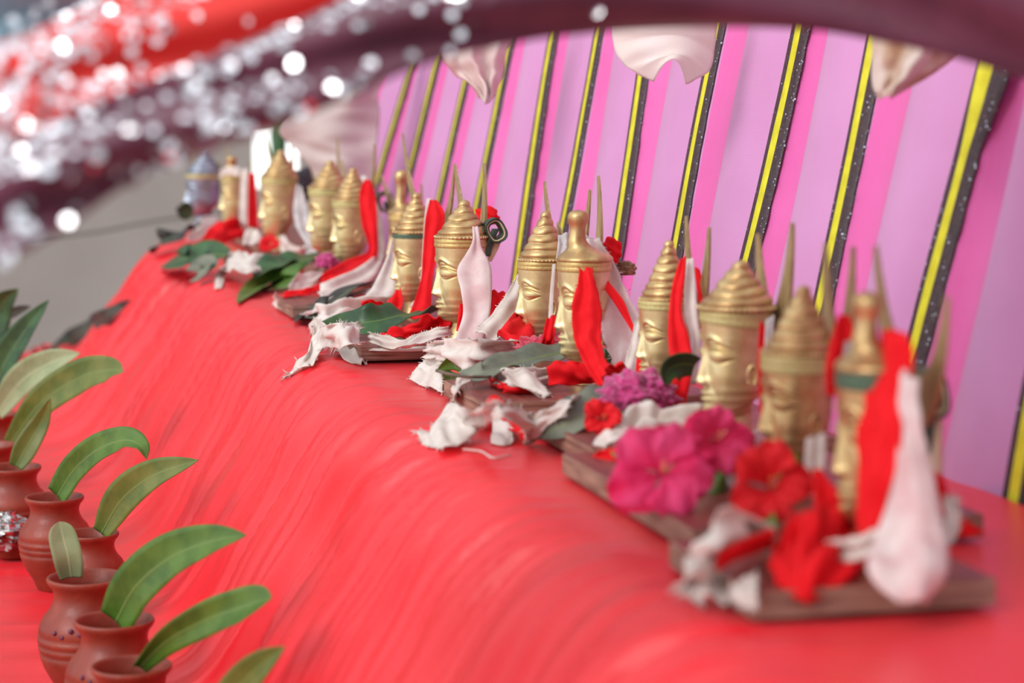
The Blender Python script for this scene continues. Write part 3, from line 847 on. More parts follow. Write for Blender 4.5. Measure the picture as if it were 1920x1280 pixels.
RB('red strip end below the narrow head nose', [(1196, 650, 1204, 650, 2.2), (1192, 690, 1215, 688, 2.18), (1190, 715, 1225, 715, 2.17)], 'red_strip', amp=.002, seed=24, group=G1)
# --- knob head with red and white strips
RB('red strip hanging beside the cheek of the middle knob-crowned head', [(1094, 476, 1104, 476, 2.30), (1084, 530, 1114, 520, 2.27), (1072, 590, 1128, 580, 2.25), (1078, 640, 1126, 630, 2.23), (1100, 690, 1134, 672, 2.20), (1122, 722, 1150, 700, 2.17)], 'red_strip', amp=.003, seed=25, fray=.0015, group=G1)
RB('white strip with frayed top behind the middle red strip', [(1092, 450, 1122, 446, 2.34), (1106, 500, 1150, 490, 2.33), (1116, 560, 1180, 560, 2.31), (1126, 610, 1204, 606, 2.29), (1140, 655, 1196, 650, 2.27), (1154, 690, 1178, 690, 2.25)], 'pink_strip', amp=.003, seed=26, fray=.003, group=G1)
RB('narrow red strip crossing the white strip at the middle knob-crowned head', [(1104, 488, 1114, 488, 2.31), (1126, 530, 1140, 526, 2.30), (1150, 565, 1168, 562, 2.285), (1172, 600, 1184, 600, 2.275), (1190, 630, 1196, 628, 2.265)], 'red_strip', amp=.001, seed=27, group=G1)
RB('silvery white cloth tuft between the two middle crowns', [(1046, 440, 1072, 438, 2.40), (1046, 460, 1066, 462, 2.39), (1042, 486, 1056, 480, 2.38)], 'grey_strip', amp=.003, crumple=.003, seed=28, group=G1)
RB('white strip sliver between the middle conical and knob-crowned faces', [(1036, 495, 1042, 495, 2.40), (1031, 550, 1038, 550, 2.39), (1028, 598, 1036, 596, 2.38)], 'white_strip', amp=.001, seed=29, group=G1)
RB('red strip below the middle conical head between two faces', [(1026, 596, 1042, 590, 2.38), (1016, 640, 1040, 630, 2.36), (1010, 655, 1036, 660, .05)], 'red_strip', amp=.003, seed=30, group=G1)
RB('white strip slanting down left of the middle conical head', [(972, 512, 980, 520, 2.62), (950, 550, 984, 575, 2.60), (920, 590, 960, 608, 2.55), (890, 620, 930, 640, 2.50)], 'white_strip', amp=.003, seed=31, fray=.002, group=G1)
RB('red crumpled strip under the chin of the middle conical head', [(985, 560, 990, 580, 2.6), (962, 590, 1000, 610, 2.54), (940, 615, 1000, 635, 2.48), (935, 635, 985, 652, .05)], 'red_strip', amp=.004, crumple=.004, seed=32, group=G1)
RB('red strip heaped on the board below the middle knob-crowned head', [(1028, 722, 1032, 682, .03, .05), (1070, 722, 1068, 676, .03, .055), (1105, 718, 1100, 686, .03, .05), (1132, 715, 1125, 698, .03, .04)], 'red_strip', amp=.004, crumple=.004, bow=.008, seed=33, group=G2)
RB('red strip end curling up below the frayed white tip', [(1130, 724, 1128, 700, .04, .06), (1155, 705, 1150, 684, .05, .065), (1176, 690, 1168, 678, .055, .07)], 'red_strip', amp=.003, seed=34, group=G2)
RB('white strip lying across the chipped board with a red hem', [(1040, 716, 1030, 690, .025, .04), (990, 728, 985, 690, .025, .045), (950, 730, 945, 694, .024, .042), (925, 715, 930, 698, .022, .04)], 'white_strip', amp=.004, crumple=.004, seed=35, fray=.002, group=G2)
RB('white fold drooping from the chipped board front', [(940, 700, 1005, 695, .045), (960, 720, 1020, 722, .034), (1010, 745, 1040, 740, .024)], 'white_strip', amp=.004, seed=36, fray=.002, group=G2)
RB('red hem curling along the chipped board', [(917, 720, 922, 706, .024, .03), (945, 734, 950, 722, .022, .032), (985, 738, 988, 726, .021, .03), (1012, 732, 1016, 722, .021, .028)], 'red_strip', amp=.003, crumple=.003, seed=37, fray=.001, group=G2)
RB('white strip end hanging over the left corner of the chipped board', [(905, 712, 905, 700, .03, .036), (868, 722, 866, 706, .028, .036), (846, 745, 862, 720, .016, .026), (858, 758, 882, 745, 100.004, 100.01)], 'white_strip', amp=.003, crumple=.002, seed=38, fray=.003, group=G2)
RB('big frayed white strip flopping over the ledge toward the front', [(1000, 835, 1000, 775, 100.004, .03), (968, 795, 970, 762, .035, .052), (935, 785, 925, 752, .045, .06), (905, 822, 880, 770, 100.012, .045), (862, 845, 845, 790, 100.006, 100.02), (820, 846, 810, 812, 100.004, 100.012), (788, 836, 790, 826, 100.003, 100.006)], 'white_strip', amp=.004, crumple=.004, seed=39, fray=.004, group=G2)
RB('red strip lining beneath the big frayed white strip', [(895, 812, 905, 790, 100.008, 100.02), (930, 808, 930, 785, 100.012, 100.025), (965, 830, 968, 805, 100.006, 100.018), (985, 836, 990, 815, 100.004, 100.012)], 'red_strip', amp=.003, crumple=.003, seed=40, group=G2)
RB('small white tuft under the red lining at the ledge edge', [(920, 834, 925, 808, 100.003, 100.012), (945, 838, 948, 815, 100.003, 100.012), (962, 834, 962, 820, 100.003, 100.01)], 'white_strip', amp=.003, seed=41, group=G2)
RB('frayed white strip running up to the magenta cockscomb', [(985, 838, 1005, 835, 100.004), (985, 805, 1025, 800, .02, .024), (1005, 775, 1062, 772, .036, .04), (1030, 765, 1075, 745, .042, .05), (1075, 760, 1105, 735, .035, .045), (1110, 748, 1130, 726, .03, .042)], 'white_strip', amp=.003, crumple=.003, seed=42, fray=.004, group=G2)
RB('dark red scrap behind the grey dried leaf', [(1010, 825, 1015, 795, 100.003, .02), (1040, 825, 1040, 795, 100.004, .018)], 'red_strip', amp=.003, seed=43, group=G2)
# --- head with white strip over cheek
RB('broad white strip hanging over the cheek of its conical head', [(886, 425, 897, 425, 2.66), (884, 458, 904, 465, 2.64), (858, 505, 920, 500, 2.61), (864, 545, 922, 545, 2.59), (868, 590, 918, 590, 2.57), (852, 640, 905, 640, 2.55)], 'pink_strip', amp=.002, seed=44, group=G1)
RB('red strip sliver behind the broad white cheek strip', [(862, 570, 872, 570, 2.62), (858, 600, 874, 600, 2.61), (856, 620, 870, 625, 2.6)], 'red_strip', amp=.002, seed=45, group=G1)
RB('red cloth low behind the broad white cheek strip', [(922, 545, 948, 548, 2.75), (920, 572, 950, 570, 2.74), (918, 598, 935, 598, 2.73)], 'red_strip', amp=.004, seed=46, group=G1)
RB('cream crumpled strip heaped at the board corner right of the white edging', [(960, 672, 962, 630, .03, .06), (905, 690, 900, 636, .03, .065), (860, 690, 850, 634, .03, .06), (825, 675, 815, 640, .03, .05), (800, 668, 800, 645, .025, .04)], 'white_strip', amp=.005, crumple=.007, seed=47, fray=.003, group=G2)
RB('cream strip hanging like a flap down over the ledge edge', [(815, 650, 850, 655, .04), (795, 680, 838, 685, 2.52, 2.5), (782, 712, 828, 728, 100.012, 100.02), (768, 718, 825, 742, 100.004, 100.006)], 'white_strip', amp=.003, crumple=.002, seed=48, fray=.003, group=G2)
RB('red cloth lying on the board before the conical head with white strip', [(845, 632, 846, 600, .025, .05), (815, 628, 815, 590, .026, .055), (775, 635, 775, 606, .025, .045), (740, 640, 735, 612, .024, .04), (710, 645, 712, 625, .022, .03)], 'red_strip', amp=.004, crumple=.005, seed=49, group=G2)
RB('twisted white strip edging the red cloth on the board front', [(848, 628, 838, 612, .034, .046), (800, 640, 795, 620, .03, .04), (760, 652, 755, 634, .024, .034), (720, 650, 720, 630, .023, .034), (692, 640, 692, 622, .022, .034)], 'white_strip', amp=.003, crumple=.002, seed=50, fray=.002, group=G2)
RB('white cloth edging pressed along the board front', [(690, 656, 692, 650, .018, .0205), (740, 658, 742, 651, .018, .0205), (815, 656, 815, 649, .018, .0205)], 'white_strip', amp=.001, seed=51, group=G2)
RB('cream strip draped over the ledge with trailing fringe', [(680, 640, 668, 605, .036, .05), (650, 655, 640, 602, .03, .058), (615, 672, 608, 610, 100.016, .05), (588, 690, 592, 640, 100.006, 100.03), (565, 698, 580, 672, 100.004, 100.01), (536, 709, 548, 700, 100.003, 100.004)], 'white_strip', amp=.004, crumple=.003, seed=52, fray=.006, group=G2)
RB('white folded scrap below the white edged board corner', [(625, 668, 665, 645, 100.006, 100.02), (648, 680, 680, 662, 100.004, 100.012), (670, 686, 688, 684, 100.003, 100.004)], 'white_strip', amp=.004, crumple=.003, seed=53, fray=.002, group=G2)
# --- green banded head
RB('red strip hanging beside the green-banded conical head', [(806, 374, 820, 376, 2.98), (798, 410, 834, 405, 2.96), (793, 470, 824, 460, 2.95), (790, 520, 812, 515, 2.93), (775, 570, 808, 570, 2.91), (765, 595, 806, 600, 2.89)], 'red_strip', amp=.002, seed=54, group=G1)
RB('white strip edging behind the red strip at the green-banded head', [(800, 372, 808, 372, 3.0), (795, 420, 803, 420, 2.98), (786, 540, 792, 540, 2.95), (768, 575, 785, 578, 2.93)], 'white_strip', amp=.001, seed=55, group=G1)
RB('white sheet falling from the dull knob-crowned head', [(738, 435, 746, 445, 3.25), (722, 490, 748, 500, 3.2), (700, 535, 745, 545, 3.15), (680, 560, 735, 572, 3.1)], 'white_strip', amp=.003, seed=56, group=G1)
RB('red scrap under the nose of the green-banded head', [(740, 545, 752, 540, 3.0), (720, 570, 755, 570, 2.95), (690, 585, 750, 588, 2.9)], 'red_strip', amp=.003, crumple=.003, seed=57, group=G1)
RB('red knot of cloth by the dark leaf tip', [(678, 592, 680, 570, .03, .05), (705, 588, 702, 562, .03, .055), (730, 585, 728, 570, .03, .045)], 'red_strip', amp=.004, crumple=.006, seed=58, group=G2)
RB('frayed white strip lying along the dark pointed leaf', [(735, 580, 730, 555, .03, .05), (690, 590, 680, 558, .028, .05), (640, 598, 630, 565, .026, .048), (600, 605, 605, 575, .022, .04), (578, 632, 590, 600, 100.006, 100.02)], 'white_strip', amp=.004, crumple=.005, seed=59, fray=.004, group=G2)
# --- far heads
RB('red strip hanging from the conical head left of the dull knob-crowned one', [(684, 336, 696, 338, 3.70), (674, 365, 704, 368, 3.68), (678, 420, 708, 425, 3.65), (690, 470, 708, 478, 3.6), (650, 488, 690, 505, 3.55), (610, 510, 640, 528, 3.45), (596, 522, 605, 532, .03)], 'red_strip', amp=.002, seed=60, group=G1)
RB('white strip beneath the sweeping red strip', [(676, 330, 686, 330, 3.72), (702, 400, 716, 410, 3.7), (706, 470, 718, 485, 3.62), (665, 505, 700, 522, 3.5), (610, 530, 650, 548, 3.42), (592, 540, 602, 556, .026)], 'white_strip', amp=.003, seed=61, group=G1)
RB('thin red strip between the paired conical heads', [(624, 420, 630, 420, 3.88), (626, 450, 633, 450, 3.87), (632, 480, 640, 480, 3.86)], 'red_strip', amp=.001, seed=62, group=G1)
RB('pinkish gauze strip between two far conical heads', [(556, 345, 566, 350, 4.2), (550, 390, 578, 395, 4.18), (556, 425, 580, 430, 4.15), (575, 460, 590, 458, 4.1), (570, 480, 596, 475, 4.05)], 'grey_strip', amp=.002, seed=63, group=G1)
RB('white curled strip at the foot of the head before the opening', [(520, 448, 530, 440, .04, .06), (530, 472, 545, 458, .03, .05), (560, 480, 570, 462, .03, .05), (588, 475, 588, 455, .03, .05)], 'white_strip', amp=.003, crumple=.003, seed=64, group=G2)
RB('white strip hanging straight beside the second far head', [(452, 318, 466, 316, 4.7), (450, 370, 464, 370, 4.68), (448, 420, 464, 425, 4.65)], 'white_strip', amp=.002, seed=65, group=G1)
RB('crimson strip hanging beside the second far head', [(466, 325, 478, 325, 4.72), (465, 375, 482, 375, 4.7), (462, 425, 484, 428, 4.68)], 'red_strip', amp=.002, seed=66, group=G1)
RB('red cloth heaped before the second far head', [(462, 445, 455, 418, .03, .06), (430, 450, 425, 412, .03, .07), (400, 460, 398, 425, .025, .055), (370, 470, 372, 455, .02, .03), (345, 475, 345, 462, .02, .03)], 'red_strip', amp=.005, crumple=.007, seed=67, group=G2)
RB('white strip draped over the second far crown', [(410, 335, 416, 318, 4.78), (425, 328, 430, 312, 4.76), (448, 330, 450, 314, 4.74)], 'white_strip', amp=.003, seed=68, group=G1)
RB('cream strip heaped in front of the far red cloth', [(500, 505, 495, 475, .03, .05), (470, 515, 465, 470, .03, .055), (440, 510, 440, 465, .03, .05), (415, 505, 420, 470, .022, .04)], 'white_strip', amp=.005, crumple=.006, seed=69, fray=.003, group=G2)
RB('cream strip end hanging down from the far heap', [(412, 500, 432, 500, .03), (405, 525, 424, 522, 100.01), (402, 545, 415, 543, 100.004)], 'white_strip', amp=.002, seed=70, group=G2)
RB('cream curl standing above the far heap', [(455, 460, 488, 455, .05), (458, 440, 492, 442, 4.3), (468, 428, 482, 430, 4.35)], 'white_strip', amp=.003, crumple=.002, seed=71, group=G2)
RB('cream cloth lying under the silver-blue head', [(352, 452, 355, 430, .02, .04), (380, 445, 378, 410, .02, .05), (410, 425, 410, 400, .03, .055)], 'white_strip', amp=.004, crumple=.005, seed=72, group=G2)
RB('white wavy strip near the fresh green leaf', [(540, 548, 545, 528, .02, .035), (570, 540, 570, 516, .025, .04), (600, 528, 605, 505, .03, .045), (640, 510, 640, 495, .03, .045)], 'white_strip', amp=.004, crumple=.005, seed=73, group=G2)
RB('white hem curled round the brown board end', [(512, 575, 516, 548, 100.004, .03), (530, 590, 530, 578, 100.004, 100.012), (548, 592, 550, 582, 100.003, 100.01)], 'white_strip', amp=.002, seed=74, fray=.001, group=G2)
RB('pale strip between the brown board and the dark pointed leaf', [(560, 598, 580, 590, 100.004, .02), (585, 575, 605, 580, .03), (640, 555, 655, 560, .035), (690, 540, 700, 548, .045)], 'pink_strip', amp=.003, crumple=.003, seed=75, group=G2)
RB('red strip lying across the brown board', [(530, 560, 535, 545, .022, .03), (565, 555, 568, 540, .024, .034), (600, 545, 600, 530, .03, .04)], 'red_strip', amp=.003, crumple=.003, seed=76, group=G2)
# loose thread
V, F = tube_geo(catmull([W(868, 846, 100.002), W(890, 848, 100.002), W(905, 851, 100.002), W(925, 862, 100.002), W(956, 856, 100.002)], 6), 0.0009, 6)
tag(mesh('thread', V, F, M['white_strip']), 'loose white thread on the red cloth below the big frayed strip', 'thread')

# ------------------------------------------------------------------ leaves
def leaf(label, pts, wid, m, tilt=0.0, fold=0.25, base_w=0.35, peak=0.45, blunt=0.0, curl=0.0, stem=True, group=None, wav=0.0, seed=0, up=None, twist=0.0):
    P = [W(*p) for p in pts]
    C = catmull(P, 14); n = len(C); nw = 9
    V, UV = [], []
    for i, c in enumerate(C):
        t = i / (n - 1)
        tan = (C[min(i + 1, n - 1)] - C[max(i - 1, 0)]).normalized()
        ref = (CAM - c).normalized() if up is None else Vector(up)
        side = tan.cross(ref).normalized()
        nn = side.cross(tan)
        ang = tilt + twist * t
        s2 = side * math.cos(ang) + nn * math.sin(ang); n2 = nn * math.cos(ang) - side * math.sin(ang)
        if t < peak: w = base_w + (1 - base_w) * math.sin(math.pi / 2 * t / peak)
        else:
            q = (t - peak) / (1 - peak); w = max(0.0, 1 - q ** (1.9 + 2.5 * blunt)) ** (0.85 - 0.35 * blunt)
        w = max(w * wid / 2, 0.0003)
        for k in range(nw):
            u = k / (nw - 1) * 2 - 1
            V.append(c + s2 * (u * w) + n2 * (abs(u) ** 1.3 * w * fold - curl * w * u * u + wav * w * math.sin(t * 22 + seed + (2 if u > 0 else 0)) * abs(u)))
            UV.append((t, u))
    F = grid_faces(n, nw)
    c0 = C[0].copy()
    o = mesh('leaf', [v - c0 for v in V], F, M[m]); o.location = c0
    tag(o, label, 'leaf', group)
    ul = o.data.uv_layers.new(name='leaf')
    for lp in o.data.loops: ul.data[lp.index].uv = UV[lp.vertex_index]
    solid(o, 0.0006)
    if stem:
        V, F = tube_geo([p - c0 for p in C[:int(n * .93)]], wid * 0.018 + 0.0004, 6, 0, lambda t: 1 - 0.75 * t)
        mesh('midrib', V, F, M['midrib_pale' if m == 'leaf_pale' else 'midrib'], o)
    return o
GL = 'mango leaves standing in the clay pots'; GS = 'leaves strewn on the ledge'
def seal(V): return V
# in the pots
leaf('leaf tip with small side leaf at the left edge, above the other pot leaves', [(-40, 690, 3.9), (-20, 625, 3.9), (0, 575, 3.9), (34, 541, 3.88)], .060, 'leaf_dark', fold=.3, group=GL)
leaf('small dark leaf pointing right at the left edge', [(-10, 600, 3.95), (15, 590, 3.95), (38, 580, 3.94), (58, 574, 3.93)], .018, 'leaf_black', group=GL)
leaf('tall upright green leaf at the left edge behind the pale one', [(-12, 775, 3.58), (0, 700, 3.57), (40, 630, 3.55), (92, 562, 3.53)], .052, 'leaf_dark', fold=.35, tilt=.5, group=GL)
leaf('pale sage leaf above the leftmost far pot', [(-5, 775, 3.48), (40, 715, 3.46), (95, 680, 3.43), (150, 662, 3.40)], .052, 'leaf_pale', tilt=.35, fold=.3, base_w=.5, peak=.4, group=GL)
leaf('long olive leaf arching right with hooked tip', [(18, 835, 3.30), (75, 758, 3.26), (150, 708, 3.22), (205, 694, 3.18), (232, 697, 3.16)], .055, 'leaf_olive', tilt=.4, fold=.25, base_w=.45, group=GL)
leaf('upright narrow green leaf in the third far pot', [(30, 875, 3.02), (52, 835, 3.02), (78, 790, 3.02), (95, 746, 3.01)], .034, 'leaf_olive', tilt=.2, fold=.3, base_w=.6, peak=.3, group=GL)
leaf('bright green leaf bending over with drooping tip', [(108, 930, 2.82), (140, 880, 2.80), (185, 842, 2.76), (235, 825, 2.72), (264, 836, 2.70), (275, 860, 2.69)], .042, 'leaf_fresh', tilt=.55, fold=.25, base_w=.8, peak=.3, group=GL)
leaf('green leaf with ochre patches pointing up right', [(190, 1000, 2.64), (230, 935, 2.62), (290, 890, 2.58), (372, 862, 2.54)], .046, 'leaf_olive', tilt=.4, fold=.25, base_w=.5, peak=.42, group=GL)
leaf('short blunt pale leaf standing in the glossy pot', [(134, 1082, 2.29), (128, 1045, 2.28), (118, 1005, 2.28), (112, 978, 2.28)], .031, 'leaf_pale', tilt=.1, fold=.3, base_w=.75, peak=.35, blunt=.7, group=GL)
leaf('largest long green leaf sweeping right across the red cloth', [(218, 1165, 2.13), (255, 1100, 2.11), (320, 1045, 2.08), (395, 1015, 2.04), (462, 1003, 2.0)], .050, 'leaf_fresh', tilt=.45, fold=.25, base_w=.75, peak=.35, group=GL)
leaf('folded green leaf with blunt tip and pale base in the bottom pot', [(262, 1250, 1.99), (315, 1200, 1.97), (390, 1160, 1.94), (455, 1138, 1.91), (509, 1121, 1.88)], .034, 'leaf_fresh', tilt=-.5, twist=1.3, fold=.35, base_w=.45, peak=.7, blunt=.6, group=GL)
leaf('blurred leaf tip rising from the bottom edge', [(398, 1340, 1.80), (440, 1295, 1.79), (485, 1250, 1.77), (534, 1212, 1.75)], .030, 'leaf_olive', tilt=.3, base_w=.6, group=GL)
# on the cloth and ledge
leaf('dark dried crinkled leaf lying on the sloping red cloth', [(75, 682, 100.006), (130, 645, 100.012), (190, 612, 100.014), (244, 573, 100.012)], .046, 'leaf_black', tilt=.5, wav=.35, fold=.1, group=GS)
leaf('fresh green leaf drooping over the far ledge edge', [(600, 512, .02), (560, 522, .022), (500, 540, 100.008), (446, 575, 100.006)], .085, 'leaf_fresh', up=(-0.35, -0.35, .9), fold=.2, base_w=.7, peak=.45, group=GS)
leaf('dark green leaf beside the cream heap, behind the fresh drooping leaf', [(610, 480, .045), (560, 490, .04), (515, 500, .035), (480, 520, .025)], .085, 'leaf_dark', up=(-0.4, -0.5, .8), fold=.2, wav=.12, group=GS)
leaf('long green leaf lying left of the cream heap at the far end', [(425, 478, .045), (380, 478, .04), (335, 488, .03), (298, 508, 100.006)], .075, 'leaf_dark', up=(-0.5, -0.4, .8), fold=.2, group=GS)
leaf('small curled sage leaf hanging below the long far leaf', [(405, 500, .03), (385, 500, .028), (372, 512, .018), (374, 532, 100.006)], .055, 'leaf_grey', up=(-0.5, -0.5, .7), group=GS)
leaf('dark leaf lying at the far end of the ledge', [(370, 425, .05), (335, 440, .04), (305, 455, .025), (288, 482, 100.008)], .075, 'leaf_black', up=(-0.5, -0.4, .8), wav=.25, group=GS)
leaf('small green leaf under the nose of the silver-blue head', [(362, 396, 5.1), (345, 395, 5.08), (330, 392, 5.06)], .045, 'leaf_dark', fold=.2, group=GS)
leaf('long dark pointed leaf with stalk on the frayed white strip', [(696, 530, .05), (655, 545, .045), (610, 578, .03), (575, 600, 100.010), (553, 612, 100.006)], .050, 'leaf_black', up=(-0.5, -0.5, .7), base_w=.5, peak=.25, fold=.2, group=GS)
leaf('dark green leaf across the ledge before the white-strip head', [(805, 588, .045), (760, 590, .05), (705, 602, .045), (650, 607, .04), (584, 612, .025)], .05, 'leaf_dark', up=(-0.6, -0.65, .5), fold=.3, base_w=.6, peak=.35, wav=.12, group=GS)
leaf('green leaf fold tilted up at the heap before the conical head', [(906, 696, 2.40), (882, 682, 2.41), (852, 678, 2.42), (820, 693, 2.42)], .024, 'leaf_fresh', tilt=.3, base_w=.8, peak=.4, fold=.3, group=GS)
leaf('long grey withered leaf with twig lying under the knob-crowned head', [(1075, 655, .055), (1020, 668, .05), (960, 682, .045), (905, 698, .04), (860, 697, .036)], .042, 'leaf_grey', up=(-0.45, -0.5, .75), base_w=.6, peak=.4, wav=.15, group=GS)
leaf('green blemished leaf hanging over the ledge at the chipped board corner', [(850, 698, 2.44), (846, 712, 2.43), (838, 730, 2.42), (832, 748, 2.41)], .026, 'leaf_fresh', tilt=.2, base_w=.8, peak=.45, blunt=.5, group=GS)
leaf('grey dried leaf with long stalk behind the big frayed strip', [(1210, 735, .045), (1160, 755, .04), (1110, 775, .034), (1060, 795, .028), (1010, 822, .012)], .066, 'leaf_grey', up=(-0.45, -0.5, .75), base_w=.6, peak=.3, wav=.08, group=GS)
leaf('small dark green leaf curling over the narrow head strip', [(1303, 684, 2.0), (1278, 682, 1.99), (1255, 692, 1.985), (1247, 722, 1.985)], .030, 'leaf_dark', tilt=.6, base_w=.7, fold=.3, group=GS)
leaf('bright green leaf behind the red hibiscus', [(1440, 868, .05), (1460, 872, .052), (1480, 862, .056), (1494, 848, .06)], .022, 'leaf_fresh', fold=.3, group=GS)
leaf('small bright leaf right of the pink hibiscus', [(1318, 895, .03), (1335, 905, .03), (1350, 912, .028), (1362, 916, .024)], .022, 'leaf_fresh', fold=.2, group=GS)
leaf('tiny green leaf left of the pink hibiscus', [(1165, 838, .03), (1163, 848, .028), (1168, 862, .025)], .016, 'leaf_fresh', fold=.2, group=GS)
leaf('small green leaf under the red hibiscus on the front board', [(1430, 975, .035), (1442, 985, .034), (1458, 992, .032)], .018, 'leaf_fresh', fold=.2, group=GS)
leaf('small leaf at the foot of the middle conical head', [(990, 652, .05), (1010, 645, .055), (1035, 636, .06)], .016, 'leaf_fresh', fold=.2, group=GS)
leaf('dark leaf standing between the middle head and the white frayed strip', [(1148, 690, 2.3), (1150, 665, 2.3), (1158, 640, 2.31)], .022, 'leaf_dark', fold=.2, group=GS)
# twig of the grey leaf
V, F = tube_geo(catmull([W(818, 694, .045), W(845, 702, .042), W(880, 706, .04), W(920, 706, .038)], 5), 0.0018, 6)
tag(mesh('twig', V, F, M['twig']), 'thin grey twig lying over the grey withered leaf', 'twig')
V, F = tube_geo(catmull([W(1012, 820, .014), W(1000, 826, .01), W(984, 833, .012)], 5), 0.0012, 6)
tag(mesh('twig', V, F, M['twig']), 'short stalk end sticking out of the grey dried leaf', 'twig')

# ------------------------------------------------------------------ flowers
def hibiscus(label, px, py, s, R, face, m, seed, np_=5, cup=0.35, group=None):
    c = W(px, py, s)
    f = Vector(face).normalized()
    r = empty('hibiscus_flower', c, label, 'flower', group)
    r.rotation_euler = f.to_track_quat('Z', 'Y').to_euler()
    rg = random.Random(seed)
    for k in range(np_):
        a0 = 2 * math.pi * k / np_ + rg.uniform(-.2, .2)
        L = R * rg.uniform(.88, 1.1); cu = cup * rg.uniform(.5, 1.5); V = []
        nu, nv = 16, 15
        for i in range(nu):
            t = i / (nu - 1)
            hw_ = (0.42 + 0.50 * math.sin(min(1, t * 1.15) * math.pi / 2) ** 1.2) * (1 - 0.55 * sst(.72, 1, t))
            for j in range(nv):
                u = j / (nv - 1) * 2 - 1
                aa = a0 + u * hw_ * 1.0
                rr = L * t * (1 - 0.10 * u * u * t)
                z = L * (cu * (1 - (1 - t) ** 2) * 0.9 - 0.28 * t ** 3) + 0.10 * L * t * math.sin(u * 7 + seed + k * 2 + t * 3) * (0.3 + t) + 0.05 * L * noise.noise((u * 3, t * 4, seed + k)) + 0.004 * k % 0.006
                V.append((rr * math.cos(aa), rr * math.sin(aa), z))
        o = mesh('petal', V, grid_faces(nu, nv), m, r); solid(o, 0.0006)
    pts = [Vector((0, 0, 0)), Vector((0.02 * R, 0, R * .3)), Vector((.06 * R, .02 * R, R * .62)), Vector((.14 * R, .04 * R, R * .85))]
    V, F = tube_geo(catmull(pts, 5), R * 0.035, 8)
    st = mesh('stamen', V, F, m, r)
    V, F = [], []
    for k in range(26):
        t = rg.uniform(.55, 1); a = rg.uniform(0, 6.28); p = Vector((.12 * R * t, .03 * R * t, R * .85 * t)) + Vector((math.cos(a), math.sin(a), .2)) * R * .08
        o = len(V); e_ = R * .018
        V += [p + Vector(d) * e_ for d in ((1, 0, 0), (-1, 0, 0), (0, 1, 0), (0, -1, 0), (0, 0, 1), (0, 0, -1))]
        F += [(o + a_, o + b_, o + c_) for a_, b_, c_ in ((0, 2, 4), (2, 1, 4), (1, 3, 4), (3, 0, 4), (2, 0, 5), (1, 2, 5), (3, 1, 5), (0, 3, 5))]
    an = mesh('anthers', V, F, M['stamen'], st); an['kind'] = 'stuff'
    # green calyx
    V, F = lathe([(.002, -R * .16), (R * .06, -R * .14), (R * .09, -R * .06), (R * .10, 0), (R * .06, R * .03)], 12)
    mesh('calyx', V, F, M['leaf_dark'] if False else M['twig'], r)
    return r
hibiscus('large pink hibiscus blossom on the board before the large head', 1240, 890, 1.62, .040, (-0.35, -1, .45), M['pink_petal'], 3, cup=.5)
hibiscus('smaller crumpled pink hibiscus behind the large pink blossom', 1335, 832, 1.70, .030, (-0.15, -1, .5), M['pink_petal'], 8, cup=1.1)
hibiscus('red hibiscus blossom on the board between the pink one and the nearest head', 1445, 918, 1.52, .030, (-0.5, -1, .5), M['red_petal'], 5, cup=.7)
hibiscus('small red flower at the white strip beside the magenta cockscomb', 1133, 790, 1.93, .018, (-0.5, -1, .6), M['red_petal'], 12, cup=.9)
hibiscus('crimson flower at the foot of the far heap of cream cloth', 508, 462, 4.15, .022, (-0.5, -1, .6), M['red_petal'], 14, cup=.9)

def cockscomb(label, px, py, s, rx, ry, rz, m, seed):
    c = W(px, py, s); V = []; nu, nv = 44, 70
    for i in range(nu):
        ph = math.pi * i / (nu - 1)
        for j in range(nv):
            th = 2 * math.pi * j / nv
            d = Vector((math.sin(ph) * math.cos(th), math.sin(ph) * math.sin(th), math.cos(ph)))
            k = 1 + 0.30 * (abs(noise.noise(d * 3.0 + Vector((seed, 0, 0)))) * 2 - .5) + 0.16 * abs(noise.noise(d * 8 + Vector((0, seed, 0)))) + 0.10 * noise.noise(d * 20)
            V.append((d.x * rx * k, d.y * ry * k, max(-rz * .55, d.z * rz * k) + rz * .55))
    c.z -= rz * .55
    o = mesh('cockscomb_flower', V, grid_faces(nu, nv, True), m); o.location = c
    return tag(o, label, 'flower')
cockscomb('magenta cockscomb flower lying before the narrow head', 1196, 742, 2.03, .034, .03, .022, M['magenta'], 1)
cockscomb('crimson fluffy cockscomb lying at the foot of the middle knob-crowned head', 1010, 655, 2.40, .024, .02, .014, M['crimson'], 4)
cockscomb('small magenta flower head near the sweeping red strip', 612, 492, 3.6, .018, .02, .015, M['magenta'], 6)
cockscomb('dried brown flower hanging right of the red roll', 1172, 506, 2.44, .012, .010, .010, M['dry'], 9)

def knot(label, px, py, s, rx, rz, m, seed, name='cloth_roll', cat='cloth roll'):
    c = W(px, py, s); V = []; nu, nv = 26, 40
    for i in range(nu):
        ph = math.pi * i / (nu - 1)
        for j in range(nv):
            th = 2 * math.pi * j / nv
            d = Vector((math.sin(ph) * math.cos(th), math.sin(ph) * math.sin(th), math.cos(ph)))
            k = 1 + 0.10 * math.sin(d.z * 9 + d.x * 4 + seed) + 0.14 * noise.noise(d * 2.2 + Vector((seed, 0, 0)))
            V.append((d.x * rx * k, d.y * rx * .8 * k, d.z * rz * k))
    o = mesh(name, V, grid_faces(nu, nv, True), M[m]); o.location = c
    return tag(o, label, cat)
knot('red cloth roll behind the middle knob-crowned head', 1146, 470, 2.42, .012, .016, 'red_strip', 1)
knot('red cloth bud behind the blade by the palm leaf loop', 912, 406, 2.85, .017, .013, 'red_strip', 5)
knot('dark green leaf knot below the red cloth roll', 1152, 497, 2.44, .009, .008, 'ring_dark', 3, 'leaf_knot', 'leaf knot')
